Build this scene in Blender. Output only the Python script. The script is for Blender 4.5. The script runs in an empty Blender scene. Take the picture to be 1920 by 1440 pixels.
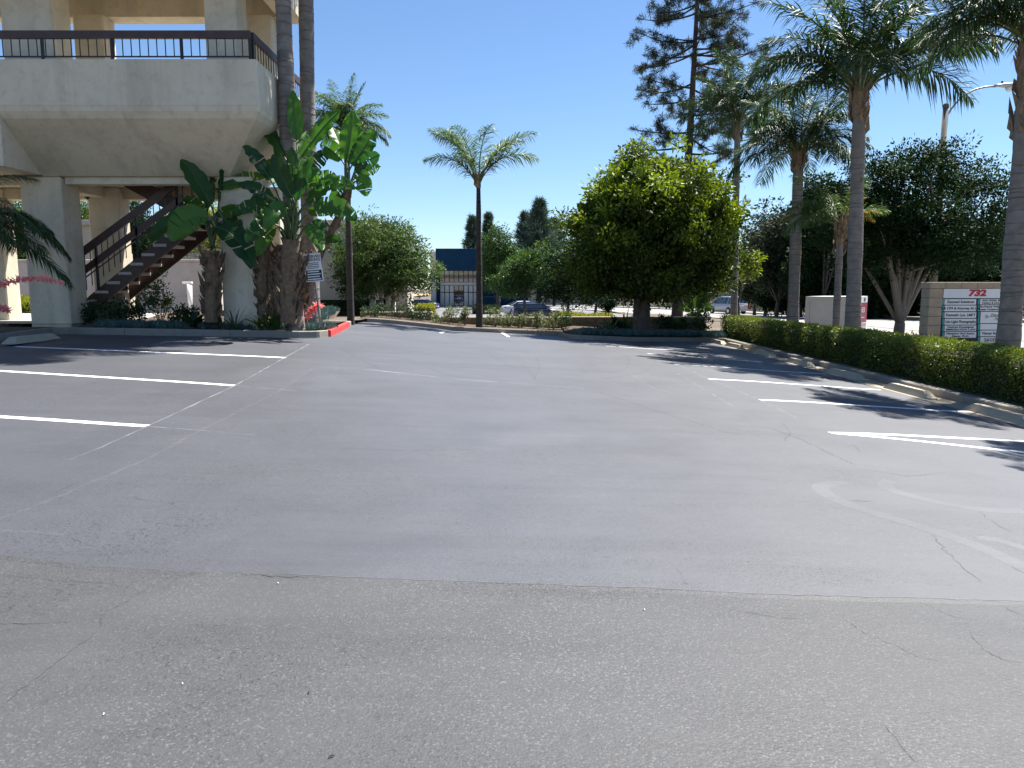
import bpy, math, random
import numpy as np
from mathutils import Vector, Matrix

random.seed(11)
RNG = np.random.default_rng(11)
R = math.radians
scene = bpy.context.scene
COL = scene.collection

# ------------------------------------------------------------------ camera, sky, sun, exposure
CAM_H, F_PX, PITCH = 1.6, 1400.0, math.atan(180.0 / 1400.0)
cam_data = bpy.data.cameras.new('camera')
cam_data.sensor_width = 36.0
cam_data.lens = F_PX / 1920.0 * 36.0
cam_data.clip_start, cam_data.clip_end = 0.05, 3000.0
cam = bpy.data.objects.new('camera', cam_data)
cam.location = (0, 0, CAM_H)
cam.rotation_euler = (math.pi / 2 - PITCH, 0, 0)
COL.objects.link(cam)
scene.camera = cam

SUN_EL, SUN_AZ = R(62.0), R(48.0)          # azimuth from +Y towards +X
world = bpy.data.worlds.new('World')
scene.world = world
world.use_nodes = True
wn = world.node_tree
wn.nodes.clear()
w_out = wn.nodes.new('ShaderNodeOutputWorld')
w_bg = wn.nodes.new('ShaderNodeBackground')
w_sky = wn.nodes.new('ShaderNodeTexSky')
w_sky.sky_type = 'NISHITA'
w_sky.sun_disc = False
w_sky.sun_elevation = SUN_EL
w_sky.sun_rotation = SUN_AZ
w_sky.altitude = 0.0
w_sky.air_density = 1.0
w_sky.dust_density = 0.0
w_sky.ozone_density = 7.0
w_bg.inputs['Strength'].default_value = 0.058
wn.links.new(w_sky.outputs[0], w_bg.inputs['Color'])
wn.links.new(w_bg.outputs[0], w_out.inputs['Surface'])

sun_data = bpy.data.lights.new('sun', 'SUN')
sun_data.energy = 5.0
sun_data.angle = R(0.53)
sun_data.color = (1.0, 0.955, 0.89)
sun = bpy.data.objects.new('sun', sun_data)
SUN_DIR = Vector((math.sin(SUN_AZ) * math.cos(SUN_EL), math.cos(SUN_AZ) * math.cos(SUN_EL), math.sin(SUN_EL)))
sun.rotation_euler = SUN_DIR.to_track_quat('Z', 'Y').to_euler()
sun.location = SUN_DIR * 60
COL.objects.link(sun)

scene.view_settings.view_transform = 'Standard'
scene.view_settings.look = 'None'
scene.view_settings.gamma = 1.0
scene.view_settings.exposure = 1.5
scene.view_settings.use_curve_mapping = False
scene.render.engine = 'CYCLES'
scene.cycles.max_bounces = 6
scene.cycles.transparent_max_bounces = 6
scene.cycles.use_denoising = True

# ------------------------------------------------------------------ survey helpers
CT, ST = math.cos(PITCH), math.sin(PITCH)
def ray(px, py):
    u, v = (px - 960.0) / F_PX, (720.0 - py) / F_PX
    return u, CT + v * ST, -ST + v * CT
def at(px, py, d):
    """world point seen at photo pixel (px, py) whose ground distance from the camera station is d"""
    x, y, z = ray(px, py)
    return Vector((x / y * d, d, CAM_H + z / y * d))
def lotz(x, y):
    """height of the parking lot (it falls to the right and rises to the planter on the left)"""
    x = np.asarray(x, float); y = np.asarray(y, float)
    A = sum(np.interp(x + o, [-16, -10, -3.7, 0, 3.5, 7.5, 9], [.46, .43, .31, .165, .02, -.38, -.42]) for o in (-.9, -.45, 0, .45, .9)) / 5
    w1 = np.interp(x, [-4.0, 1.5], [1, 0])
    f1 = sum(np.interp(y + o, [2, 10, 16, 27], [-.2, 0, .19, .02]) for o in (-1, 0, 1)) / 3
    w2 = np.interp(x, [-5, -2, 4, 7], [0, 1, 1, 0])
    f2 = np.interp(y, [15, 19, 27], [0, -.09, -.21])
    return A + w1 * f1 + w2 * f2
def LZ(x, y): return float(lotz(x, y))
def on(px, py, dz=0.0, lo=1.2, hi=45.0):
    """point of the lot surface seen at a photo pixel"""
    x, y, z = ray(px, py)
    pd, prev = lo, None
    for d in np.arange(lo, hi, 0.1):
        g = CAM_H + z / y * d - LZ(x / y * d, d) - dz
        if g < 0 and prev is not None:
            a = pd + (d - pd) * prev / (prev - g)
            X = x / y * a
            return Vector((X, a, LZ(X, a) + dz))
        prev, pd = g, d
    a = hi
    return Vector((x / y * a, a, LZ(x / y * a, a)))

# ------------------------------------------------------------------ mesh helpers
ORG = {}
def tag(o, label, cat=None, group=None, kind=None):
    if label: o['label'] = label
    if cat: o['category'] = cat
    if group: o['group'] = group
    if kind: o['kind'] = kind
    return o
def empty(name, loc, label=None, cat=None, group=None, kind=None):
    o = bpy.data.objects.new(name, None)
    o.empty_display_size = 0.2
    o.location = loc
    COL.objects.link(o)
    ORG[o] = Vector(loc)
    return tag(o, label, cat, group, kind)
def link(name, mesh, parent=None, org=None):
    o = bpy.data.objects.new(name, mesh)
    COL.objects.link(o)
    if parent is not None:
        o.parent = parent
    ORG[o] = org if org is not None else Vector((0, 0, 0))
    return o
class G:
    """collects shapes in world coordinates; build() links them as one mesh object"""
    def __init__(s):
        s.v, s.f, s.t, s.m, s.n = [], [], [], [], 0
    def add(s, verts, faces, tint=0.5, mi=0):
        verts = np.asarray(verts, float).reshape(-1, 3)
        s.v.append(verts)
        t = np.empty(len(verts)); t[:] = tint
        s.t.append(t)
        if isinstance(faces, np.ndarray):
            s.f.append(faces + s.n); s.m.append(np.full(len(faces), mi))
        else:
            by = {}
            for f in faces: by.setdefault(len(f), []).append(f)
            for k, l in by.items():
                a = np.array(l, int) + s.n
                s.f.append(a); s.m.append(np.full(len(a), mi))
        s.n += len(verts)
        return s
    def box(s, lo, hi, mi=0, tint=.5):
        x0, y0, z0 = lo; x1, y1, z1 = hi
        v = [(x0,y0,z0),(x1,y0,z0),(x1,y1,z0),(x0,y1,z0),(x0,y0,z1),(x1,y0,z1),(x1,y1,z1),(x0,y1,z1)]
        f = [(0,3,2,1),(4,5,6,7),(0,1,5,4),(1,2,6,5),(2,3,7,6),(3,0,4,7)]
        return s.add(v, f, tint, mi)
    def bbox(s, lo, hi, b=.01, mi=0, tint=.5):
        """box with chamfered edges"""
        lo = np.array(lo, float); hi = np.array(hi, float)
        b = min(b, .45 * float((hi - lo).min()))
        pts, idx = [], {}
        for sx in (0, 1):
            for sy in (0, 1):
                for sz in (0, 1):
                    c = np.where([sx, sy, sz], hi, lo); d = np.where([sx, sy, sz], -b, b)
                    for a in range(3):
                        p = c + d; p[a] = c[a]
                        idx[(sx, sy, sz, a)] = len(pts); pts.append(p)
        f = []
        for a in range(3):
            o = [i for i in range(3) if i != a]
            for sd in (0, 1):
                q = []
                for (i, j) in ((0,0),(1,0),(1,1),(0,1)):
                    c = [0,0,0]; c[a] = sd; c[o[0]] = i; c[o[1]] = j
                    q.append(idx[(*c, a)])
                flip = (sd == 0) != (a == 1)
                f.append(tuple(q[::-1]) if flip else tuple(q))
        for a in range(3):                       # edges running along axis a
            o = [i for i in range(3) if i != a]
            for i in (0, 1):
                for j in (0, 1):
                    c0 = [0,0,0]; c0[o[0]] = i; c0[o[1]] = j
                    c1 = list(c0); c1[a] = 1
                    f.append((idx[(*c0,o[0])], idx[(*c1,o[0])], idx[(*c1,o[1])], idx[(*c0,o[1])]))
        for sx in (0,1):
            for sy in (0,1):
                for sz in (0,1):
                    f.append(tuple(idx[(sx,sy,sz,a)] for a in range(3)))
        return s.add(pts, f, tint, mi)
    def beam(s, p0, p1, w, h, up=(0,0,1), mi=0, tint=.5):
        p0, p1, up = Vector(p0), Vector(p1), Vector(up)
        t = (p1 - p0).normalized()
        sd = t.cross(up).normalized(); u = sd.cross(t).normalized()
        v = []
        for p in (p0, p1):
            for a, b in ((-1,-1),(1,-1),(1,1),(-1,1)):
                v.append(p + sd * (a*w/2) + u * (b*h/2))
        return s.add([tuple(q) for q in v], [(0,3,2,1),(4,5,6,7),(0,1,5,4),(1,2,6,5),(2,3,7,6),(3,0,4,7)], tint, mi)
    def tube(s, pts, rad, n=8, mi=0, tint=.5, cap=True):
        P = np.asarray([tuple(p) for p in pts], float); m = len(P)
        rad = np.broadcast_to(np.asarray(rad, float), (m,))
        T = np.gradient(P, axis=0); T /= np.linalg.norm(T, axis=1)[:, None] + 1e-9
        ref = np.array([0, 0, 1.0]) if abs(T[:, 2]).mean() < .8 else np.array([1.0, 0, 0])
        A = np.cross(T, ref); A /= np.linalg.norm(A, axis=1)[:, None] + 1e-9
        B = np.cross(T, A)
        an = np.linspace(0, 2*np.pi, n, endpoint=False)
        ring = (np.cos(an)[None,:,None]*A[:,None,:] + np.sin(an)[None,:,None]*B[:,None,:]) * rad[:,None,None] + P[:,None,:]
        i = np.arange(m-1)[:,None]*n; j = np.arange(n)[None,:]; k = (j+1) % n
        f = np.stack([i+j, i+n+j, i+n+k, i+k], -1).reshape(-1, 4)
        faces = [tuple(q) for q in f]
        if cap: faces += [tuple(range(n)), tuple((m-1)*n + x for x in range(n-1, -1, -1))]
        return s.add(ring.reshape(-1, 3), faces, tint, mi)
    def prism(s, poly, axis_vec, mi=0, tint=.5):
        """poly: 3D points of one planar face, extruded by axis_vec"""
        a = [Vector(p) for p in poly]; e = Vector(axis_vec); n = len(a)
        v = [tuple(p) for p in a] + [tuple(p + e) for p in a]
        f = [tuple(range(n-1,-1,-1)), tuple(range(n, 2*n))] + [(i, (i+1)%n, n+(i+1)%n, n+i) for i in range(n)]
        return s.add(v, f, tint, mi)
    def leaves(s, P, D, L, W, tint=.5, mi=0, fold=.12, droop=0.0, hexa=False):
        """leaf-sized folded blades: base P, direction D, length L, width W"""
        n = len(P)
        if n == 0: return s
        D = D / (np.linalg.norm(D, axis=1)[:, None] + 1e-9)
        rnd = RNG.normal(size=(n, 3))
        S = np.cross(D, rnd); S /= np.linalg.norm(S, axis=1)[:, None] + 1e-9
        N = np.cross(S, D)
        L = np.broadcast_to(L, (n,))[:, None]; W = np.broadcast_to(W, (n,))[:, None]
        tt = np.broadcast_to(tint, (n,))
        mid = P + D * L * .45 + N * W * fold
        tip = P + D * L; tip[:, 2] -= (droop * L)[:, 0]
        if not hexa:
            v = np.stack([P, mid + S*W*.5 , tip, mid - S*W*.5], 1).reshape(-1, 3)
            f = np.arange(n*4).reshape(n, 4)
            s.add(v, f, np.repeat(tt, 4), mi)
        else:
            a1 = P + D*L*.28 + N*W*fold; a2 = P + D*L*.68 + N*W*fold
            v = np.stack([P, a1+S*W*.45, a2+S*W*.42, tip, a2-S*W*.42, a1-S*W*.45], 1).reshape(-1, 3)
            b = np.arange(n)[:, None]*6
            f = np.concatenate([b+np.array([[0,1,2,3]]), b+np.array([[0,3,4,5]])])
            s.add(v, f, np.repeat(tt, 6), mi)
        return s
    def mesh(s, name, mats, smooth=False, org=(0,0,0)):
        V = np.concatenate(s.v) - np.asarray(tuple(org), float)
        me = bpy.data.meshes.new(name)
        me.vertices.add(len(V)); me.vertices.foreach_set('co', V.astype(np.float32).ravel())
        li = np.concatenate([f.ravel() for f in s.f]).astype(np.int32)
        ln = np.concatenate([np.full(len(f), f.shape[1]) for f in s.f]).astype(np.int32)
        st = np.concatenate([[0], np.cumsum(ln)[:-1]]).astype(np.int32)
        me.loops.add(len(li)); me.loops.foreach_set('vertex_index', li)
        me.polygons.add(len(ln)); me.polygons.foreach_set('loop_start', st)
        me.polygons.foreach_set('material_index', np.concatenate(s.m).astype(np.int32))
        me.polygons.foreach_set('use_smooth', np.full(len(ln), bool(smooth)))
        at_ = me.attributes.new('tint', 'FLOAT', 'POINT')
        at_.data.foreach_set('value', np.concatenate(s.t).astype(np.float32))
        for m in (mats if isinstance(mats, (list, tuple)) else [mats]): me.materials.append(m)
        me.update(calc_edges=True); me.validate()
        return me
    def build(s, name, mats, parent=None, smooth=False, label=None, cat=None, group=None, kind=None, origin=None):
        if parent is not None: org = ORG[parent]
        elif origin is not None: org = Vector(origin)
        else: org = Vector((0,0,0))
        me = s.mesh(name, mats, smooth, org)
        o = link(name, me, parent, org)
        if parent is None: o.location = org
        return tag(o, label, cat, group, kind)
def copy_tree(o, parent=None):
    c = o.copy(); COL.objects.link(c); c.parent = parent
    ORG[c] = ORG.get(o, Vector((0,0,0)))
    for ch in o.children: copy_tree(ch, c)
    return c
def vec(a): return np.asarray(tuple(a), float)
def bez(p0, p1, p2, n):
    t = np.linspace(0, 1, n)[:, None]
    p0, p1, p2 = vec(p0), vec(p1), vec(p2)
    return (1-t)**2*p0 + 2*(1-t)*t*p1 + t*t*p2

# ------------------------------------------------------------------ materials
ALB = .64        # the photograph is exposed for the shade: everyday surfaces carry their real, fairly dark colours
PALE = {'white_panel', 'white_board', 'pink_beige_stucco', 'grey_beige_stucco', 'cream_stucco', 'terrace_stucco', 'sign_block', 'mortar', 'teal_panel', 'sign_red', 'maroon_panel', 'stair_tread_concrete', 'window_blinds', 'lamp_lens', 'chrome', 'alloy_rim', 'coral_flower', 'red_kerb_paint', 'palm_trunk', 'palm_leaf_scar', 'palm_boots', 'pale_bark', 'brown_steel', 'banana_sheath'}
def alb(name, col, k=ALB): return tuple(col) if name in PALE else tuple(x*k for x in col)
def nt(name):
    m = bpy.data.materials.new(name); m.use_nodes = True
    t = m.node_tree
    return m, t, t.nodes['Principled BSDF'], t.nodes['Material Output']
def N(t, kind, **kw):
    n = t.nodes.new('ShaderNode' + kind)
    for k, v in kw.items():
        if k in n.inputs.keys(): n.inputs[k].default_value = v
        else: setattr(n, k, v)
    return n
def coord(t): return N(t, 'TexCoord').outputs['Object']
def noise(t, vec_, scale, detail=4, rough=.55, dist=0.0):
    n = N(t, 'TexNoise'); n.inputs['Scale'].default_value = scale; n.inputs['Detail'].default_value = detail
    n.inputs['Roughness'].default_value = rough; n.inputs['Distortion'].default_value = dist
    t.links.new(vec_, n.inputs['Vector']); return n.outputs['Fac']
def ramp(t, fac, stops):
    n = N(t, 'ValToRGB'); e = n.color_ramp.elements
    while len(e) < len(stops): e.new(.5)
    for k, (p, c) in enumerate(stops):
        e[k].position = p; e[k].color = (*c, 1) if len(c) == 3 else c
    t.links.new(fac, n.inputs['Fac']); return n.outputs['Color']
def mixc(t, fac, a, b, blend='MIX'):
    n = N(t, 'Mix', data_type='RGBA', blend_type=blend)
    for s_, v in ((n.inputs[0], fac), (n.inputs[6], a), (n.inputs[7], b)):
        if isinstance(v, (int, float)): s_.default_value = v
        elif isinstance(v, (tuple, list)): s_.default_value = (*v, 1)
        else: t.links.new(v, s_)
    return n.outputs[2]
def mth(t, op, a, b=None, clamp=False):
    n = N(t, 'Math', operation=op, use_clamp=clamp)
    for s_, v in ((n.inputs[0], a), (n.inputs[1], b)):
        if v is None: continue
        if isinstance(v, (int, float)): s_.default_value = v
        else: t.links.new(v, s_)
    return n.outputs[0]
def bump(t, bsdf, h, strength=.3, dist=.01, prev=None):
    n = N(t, 'Bump'); n.inputs['Strength'].default_value = strength; n.inputs['Distance'].default_value = dist
    t.links.new(h, n.inputs['Height'])
    if prev is not None: t.links.new(prev, n.inputs['Normal'])
    t.links.new(n.outputs[0], bsdf.inputs['Normal']); return n.outputs[0]
def simple(name, col, rough=.6, var=.12, vscale=6, bscale=60, bstr=.15, metal=0.0, spec=.5, dist=.004):
    col = alb(name, col)
    m, t, b, o = nt(name)
    c = coord(t)
    n1 = noise(t, c, vscale, 5)
    lo = tuple(x*(1-var) for x in col); hi = tuple(min(1, x*(1+var)) for x in col)
    t.links.new(ramp(t, n1, [(.3, lo), (.7, hi)]), b.inputs['Base Color'])
    b.inputs['Roughness'].default_value = rough; b.inputs['Metallic'].default_value = metal
    b.inputs['Specular IOR Level'].default_value = spec
    if bstr: bump(t, b, noise(t, c, bscale, 4), bstr, dist)
    return m
def leafmat(name, dark, light, trans=.35, rough=.45, spec=.4, nscale=1.2):
    """leaf colour varies leaf by leaf (tint) and in patches"""
    m, t, b, o = nt(name)
    dark, light = alb(name, dark), alb(name, light); spec *= .7
    a = N(t, 'Attribute', attribute_name='tint').outputs['Fac']
    n1 = noise(t, coord(t), nscale, 3)
    f = mth(t, 'ADD', mth(t, 'MULTIPLY', a, .75), mth(t, 'MULTIPLY', n1, .4), True)
    f2 = mth(t, 'SUBTRACT', f, .1, True)
    c = mixc(t, f2, dark, light)
    t.links.new(c, b.inputs['Base Color'])
    b.inputs['Roughness'].default_value = rough; b.inputs['Specular IOR Level'].default_value = spec
    tr = N(t, 'BsdfTranslucent')
    hs = N(t, 'HueSaturation'); hs.inputs['Value'].default_value = 1.35; hs.inputs['Saturation'].default_value = 1.15
    hs.inputs['Hue'].default_value = .485
    t.links.new(c, hs.inputs['Color']); t.links.new(hs.outputs[0], tr.inputs['Color'])
    ms = N(t, 'MixShader'); ms.inputs[0].default_value = trans
    t.links.new(b.outputs[0], ms.inputs[1]); t.links.new(tr.outputs[0], ms.inputs[2])
    t.links.new(ms.outputs[0], o.inputs['Surface'])
    return m
def asphalt(name, base, rough, spec, bump_lo, bump_hi, pits, glint, big_amt=.2, cell=120):
    """paving: broad fading, squeegee streaks, worn patches with dark pits, bright stones and painted glints"""
    base = alb(name, base, .6); spec *= .66
    m, t, b, o = nt(name)
    c = coord(t)
    k = lambda f: tuple(x*f for x in base)
    big = noise(t, c, .16, 3, .55, .8); mid = noise(t, c, 1.1, 5, .62, .4)
    col = ramp(t, big, [(.3, k(1-big_amt)), (.5, base), (.7, k(1+big_amt))])
    col = mixc(t, ramp(t, mid, [(.35, (.5,.5,.5)), (.65, (0,0,0))]), col, k(.86))
    mp = N(t, 'Mapping'); mp.inputs['Scale'].default_value = (.3, 3.2, 1); mp.inputs['Rotation'].default_value = (0, 0, .1)
    t.links.new(c, mp.inputs['Vector'])
    st = noise(t, mp.outputs[0], 1.0, 7, .65, .6)
    col = mixc(t, ramp(t, st, [(.5, (0,0,0)), (.72, (.7,.7,.7))]), col, k(.74))
    mp2 = N(t, 'Mapping'); mp2.inputs['Scale'].default_value = (.45, .95, 1); t.links.new(c, mp2.inputs['Vector'])
    patch = ramp(t, noise(t, mp2.outputs[0], .75, 6, .68, .5), [(.46, (0,0,0)), (.62, (1,1,1))])
    col = mixc(t, mth(t, 'MULTIPLY', patch, .22*pits), col, k(.7))
    fn = noise(t, c, 48, 3, .6); fn2 = noise(t, c, 19, 3, .65)
    fleck = ramp(t, fn, [(.585, (0,0,0)), (.64, (1,1,1))])
    col = mixc(t, mth(t, 'MULTIPLY', mth(t, 'MULTIPLY', fleck, patch), .8*pits), col, k(.28))
    fleck2 = ramp(t, fn2, [(.63, (0,0,0)), (.68, (1,1,1))])
    col = mixc(t, mth(t, 'MULTIPLY', mth(t, 'MULTIPLY', fleck2, patch), .55*pits), col, k(.35))
    v = N(t, 'TexVoronoi', feature='F1'); v.inputs['Scale'].default_value = cell; t.links.new(c, v.inputs['Vector'])
    sc = N(t, 'SeparateColor'); t.links.new(v.outputs['Color'], sc.inputs[0])
    stone_glint = ramp(t, sc.outputs[0], [(0, (.72,.72,.72)), (.5, (.97,.97,.97)), (.86, (1.08,1.08,1.08)), (.98, (1+glint, 1+glint, 1+glint*.97))])  # stone tones; the brightest cells paint sun glints as colour
    gm = noise(t, c, .5, 4, .6)
    gr = N(t, 'MapRange'); gr.inputs['From Min'].default_value = .35; gr.inputs['From Max'].default_value = .65; gr.inputs['To Min'].default_value = .25; gr.inputs['To Max'].default_value = .9
    t.links.new(gm, gr.inputs['Value'])
    col = mixc(t, gr.outputs[0], col, stone_glint, 'MULTIPLY')
    fine = noise(t, c, 210, 2, .6)
    col = mixc(t, .6, col, ramp(t, fine, [(.3, (.72,.72,.72)), (.5, (1,1,1)), (.7, (1.28,1.28,1.28))]), 'MULTIPLY')
    t.links.new(col, b.inputs['Base Color'])
    rr = N(t, 'MapRange'); rr.inputs['To Min'].default_value = rough-.1; rr.inputs['To Max'].default_value = rough+.12
    t.links.new(mid, rr.inputs['Value']); t.links.new(rr.outputs[0], b.inputs['Roughness'])
    b.inputs['Specular IOR Level'].default_value = spec
    h = mth(t, 'ADD', mth(t, 'MULTIPLY', sc.outputs[1], .55), mth(t, 'ADD', noise(t, c, 90, 3, .6), mth(t, 'MULTIPLY', fn, .8)))
    k1 = N(t, 'Bump'); k1.inputs['Distance'].default_value = .004; t.links.new(h, k1.inputs['Height'])
    sp = N(t, 'MapRange'); sp.inputs['To Min'].default_value = bump_lo; sp.inputs['To Max'].default_value = bump_hi
    t.links.new(patch, sp.inputs['Value']); t.links.new(sp.outputs[0], k1.inputs['Strength'])
    k2 = N(t, 'Bump'); k2.inputs['Distance'].default_value = .03; k2.inputs['Strength'].default_value = .2
    t.links.new(noise(t, c, 1.8, 4), k2.inputs['Height']); t.links.new(k1.outputs[0], k2.inputs['Normal'])
    t.links.new(k2.outputs[0], b.inputs['Normal'])
    return m
def stucco(name, base, stain):
    base, stain = alb(name, base), alb(name, stain)
    m, t, b, o = nt(name)
    c = coord(t)
    n1 = noise(t, c, 1.1, 6, .62, .5); n2 = noise(t, c, 6, 5, .65, .4)
    col = ramp(t, n1, [(.3, tuple(x*.88 for x in base)), (.5, base), (.72, tuple(min(1, x*1.08) for x in base))])
    mp = N(t, 'Mapping'); mp.inputs['Scale'].default_value = (2.2, 2.2, .22); t.links.new(c, mp.inputs['Vector'])
    run = noise(t, mp.outputs[0], 1.0, 6, .65, .6)                        # rain runs
    col = mixc(t, ramp(t, run, [(.5, (0,0,0)), (.76, (.5,.5,.5))]), col, stain)
    col = mixc(t, ramp(t, n2, [(.52, (0,0,0)), (.76, (.36,.36,.36))]), col, tuple(x*.8 for x in stain))
    t.links.new(col, b.inputs['Base Color']); b.inputs['Roughness'].default_value = .9
    b.inputs['Specular IOR Level'].default_value = .2
    h = mth(t, 'ADD', noise(t, c, 7, 6, .65, .7), mth(t, 'MULTIPLY', noise(t, c, 70, 3), .25))
    bump(t, b, h, .45, .02)
    return m
M = {}
M['asphalt_new'] = asphalt('sealed_asphalt', (.091, .0965, .113), .57, 1.0, .12, .6, 1.35, .4)
M['asphalt_old'] = asphalt('old_asphalt', (.103, .105, .109), .57, .62, .45, .9, 1.1, 1.1, .14, 140)
M['asphalt_far'] = simple('street_asphalt', (.33, .325, .31), .85, .1, .4, 40, .2)
M['asphalt_lower'] = simple('lower_lot_asphalt', (.2, .2, .205), .85, .15, .5, 40, .2)
M['crack'] = simple('crack_filler', (.05, .05, .053), .8, .2, 8, 60, .2)
M['seam'] = asphalt('sealer_ridge', (.12, .124, .136), .58, .9, .3, .6, .6, .3)
M['scuff'] = asphalt('tyre_scuff', (.132, .137, .15), .52, .95, .05, .2, .2, .2)
M['skid'] = asphalt('tyre_skid', (.078, .081, .09), .58, .9, .1, .4, .5, .2)
def paint_mat():
    m, t, b, o = nt('road_paint')
    c = coord(t)
    n1 = noise(t, c, 60, 4, .7); n2 = noise(t, c, 2.5, 4)
    f = mth(t, 'ADD', mth(t, 'MULTIPLY', n1, .7), mth(t, 'MULTIPLY', n2, .35))
    t.links.new(ramp(t, f, [(.3, (.34,.35,.38)), (.4, (.78,.78,.79)), (.7, (.86,.86,.86))]), b.inputs['Base Color'])
    b.inputs['Roughness'].default_value = .6
    bump(t, b, noise(t, c, 150, 2), .3, .003)
    return m
M['paint'] = paint_mat()
M['chalk'] = simple('chalk_line', (.22, .225, .24), .8, .5, 4, 60, .2)
M['stucco'] = stucco('terrace_stucco', (.65, .58, .45), (.35, .29, .22))
M['concrete'] = stucco('kerb_concrete', (.4, .375, .325), (.24, .22, .185))
M['stop'] = stucco('wheel_stop_concrete', (.66, .58, .44), (.46, .41, .32))
M['gutter'] = stucco('gutter_concrete', (.55, .48, .36), (.36, .31, .23))
M['redpaint'] = simple('red_kerb_paint', (.62, .05, .045), .5, .12, 8, 60, .2)
M['brown'] = simple('brown_steel', (.055, .026, .022), .45, .2, 5, 50, .1)
M['black'] = simple('black_steel', (.012, .012, .014), .45, .2, 5, 50, .1)
M['tread'] = simple('stair_tread_concrete', (.42, .4, .36), .85, .12, 8, 60, .3)
M['soil'] = simple('planter_soil', (.12, .085, .055), .95, .35, 9, 60, .9, dist=.03)
M['mulch'] = simple('mulch', (.15, .105, .07), .95, .45, 22, 90, 1.0, dist=.03)
M['earth'] = simple('earth', (.16, .125, .085), .95, .3, 1.2, 30, .6, dist=.03)
M['shaded_bank'] = simple('shaded_bank_soil', (.06, .05, .035), .95, .4, 2.5, 30, .8, dist=.04)  # bank soil with its shade put into the dark colour
M['drygrass'] = simple('dry_grass', (.5, .36, .19), .95, .25, 1.2, 12, .7, dist=.05)
M['sidewalk'] = stucco('sidewalk_concrete', (.52, .49, .44), (.36, .34, .3))
M['trunk_palm'] = simple('palm_trunk', (.21, .185, .165), .9, .25, 5, 45, .6, dist=.02)
M['trunk_backlit'] = simple('backlit_palm_trunk', (.075, .062, .055), .95, .25, 5, 45, .6, dist=.02)  # shaded copy of the palm trunk, backlit darkness put into the colour
M['ring_backlit'] = simple('backlit_leaf_scar', (.045, .038, .034), .95, .3, 9, 60, .6, dist=.02)  # leaf scars for the backlit trunks, shade put into the colour
M['ring'] = simple('palm_leaf_scar', (.15, .13, .115), .95, .3, 9, 60, .6, dist=.02)
M['boot'] = simple('palm_boots', (.24, .17, .11), .9, .35, 12, 60, .6, dist=.02)
M['bark'] = simple('tree_bark', (.17, .14, .115), .95, .3, 6, 40, .8, dist=.03)
M['bark_pale'] = simple('pale_bark', (.2, .165, .13), .9, .2, 5, 40, .5, dist=.02)
M['bark_pine'] = simple('pine_bark', (.085, .06, .05), .95, .35, 6, 40, .8, dist=.03)
M['frond'] = leafmat('palm_frond', (.025, .07, .025), (.085, .15, .05), .22, .5, .35)
M['frond_lush'] = leafmat('palm_frond_lush', (.05, .12, .035), (.19, .29, .09), .32, .5, .35)
M['frond_yellow'] = leafmat('yellow_frond', (.3, .22, .04), (.5, .38, .08), .35, .5, .3)
M['rachis'] = simple('frond_rachis', (.16, .2, .07), .5, .2, 6, 40, .1)
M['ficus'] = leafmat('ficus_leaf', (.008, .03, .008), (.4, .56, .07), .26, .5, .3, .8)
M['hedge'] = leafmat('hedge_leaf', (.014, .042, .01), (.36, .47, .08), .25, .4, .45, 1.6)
M['hedge_core'] = simple('hedge_twigs', (.03, .028, .015), .95, .3, 12, 40, .8, dist=.03)
M['olive'] = leafmat('olive_green_leaf', (.035, .085, .022), (.19, .29, .08), .32, .5, .35)
M['green'] = leafmat('mid_green_leaf', (.03, .085, .022), (.13, .24, .05), .32, .45, .4)
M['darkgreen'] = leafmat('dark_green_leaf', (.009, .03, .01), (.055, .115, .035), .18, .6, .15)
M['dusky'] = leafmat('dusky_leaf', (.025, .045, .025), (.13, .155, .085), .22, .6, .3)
M['pine'] = leafmat('pine_needle', (.022, .045, .022), (.1, .125, .06), .12, .5, .35)
M['conifer'] = leafmat('hazy_conifer_needle', (.06, .11, .085), (.18, .25, .17), .15, .6, .3)  # needles lightened, distance haze mixed into the colour
M['shrub'] = leafmat('pale_shrub_leaf', (.1, .15, .06), (.42, .46, .24), .3, .45, .4)
M['shrub_dark'] = leafmat('dark_shrub_leaf', (.018, .05, .02), (.09, .16, .06), .25, .45, .4)
M['lime'] = leafmat('lime_shrub_leaf', (.16, .22, .02), (.5, .52, .06), .35, .5, .3)
M['chalkstick'] = leafmat('blue_chalkstick_leaf', (.07, .16, .16), (.22, .34, .31), .1, .55, .3)
M['agave'] = leafmat('agave_leaf', (.06, .11, .06), (.16, .24, .13), .1, .5, .35)
M['paddle'] = leafmat('paddle_leaf', (.014, .066, .024), (.14, .36, .055), .45, .38, .5, 1.5)
M['petiole'] = simple('petiole', (.1, .16, .05), .5, .25, 5, 40, .1)
M['sheath'] = simple('banana_sheath', (.17, .115, .07), .9, .4, 12, 60, .6, dist=.02)
M['dead'] = leafmat('dead_leaf', (.1, .07, .04), (.28, .2, .12), .15, .8, .2)
M['flower'] = leafmat('coral_flower', (.8, .2, .18), (.92, .55, .5), .35, .5, .3)
M['navy'] = simple('navy_panel', (.012, .06, .13), .8, .1, .6, 30, .05, spec=.1)
M['navy_dark'] = simple('navy_wall', (.01, .035, .075), .8, .15, .6, 30, .05, spec=.1)
M['white'] = simple('white_panel', (.74, .75, .76), .45, .04, 4, 60, .03)
M['offwhite'] = simple('white_board', (.6, .6, .6), .6, .06, 3, 60, .05)
M['cream'] = stucco('cream_stucco', (.72, .66, .55), (.5, .45, .36))
M['pinkwall'] = stucco('pink_beige_stucco', (.58, .51, .47), (.42, .36, .33))
M['greywall'] = stucco('grey_beige_stucco', (.5, .46, .4), (.36, .33, .28))
M['block'] = simple('split_block', (.36, .27, .17), .95, .3, 5, 45, .8, dist=.02)
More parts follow.
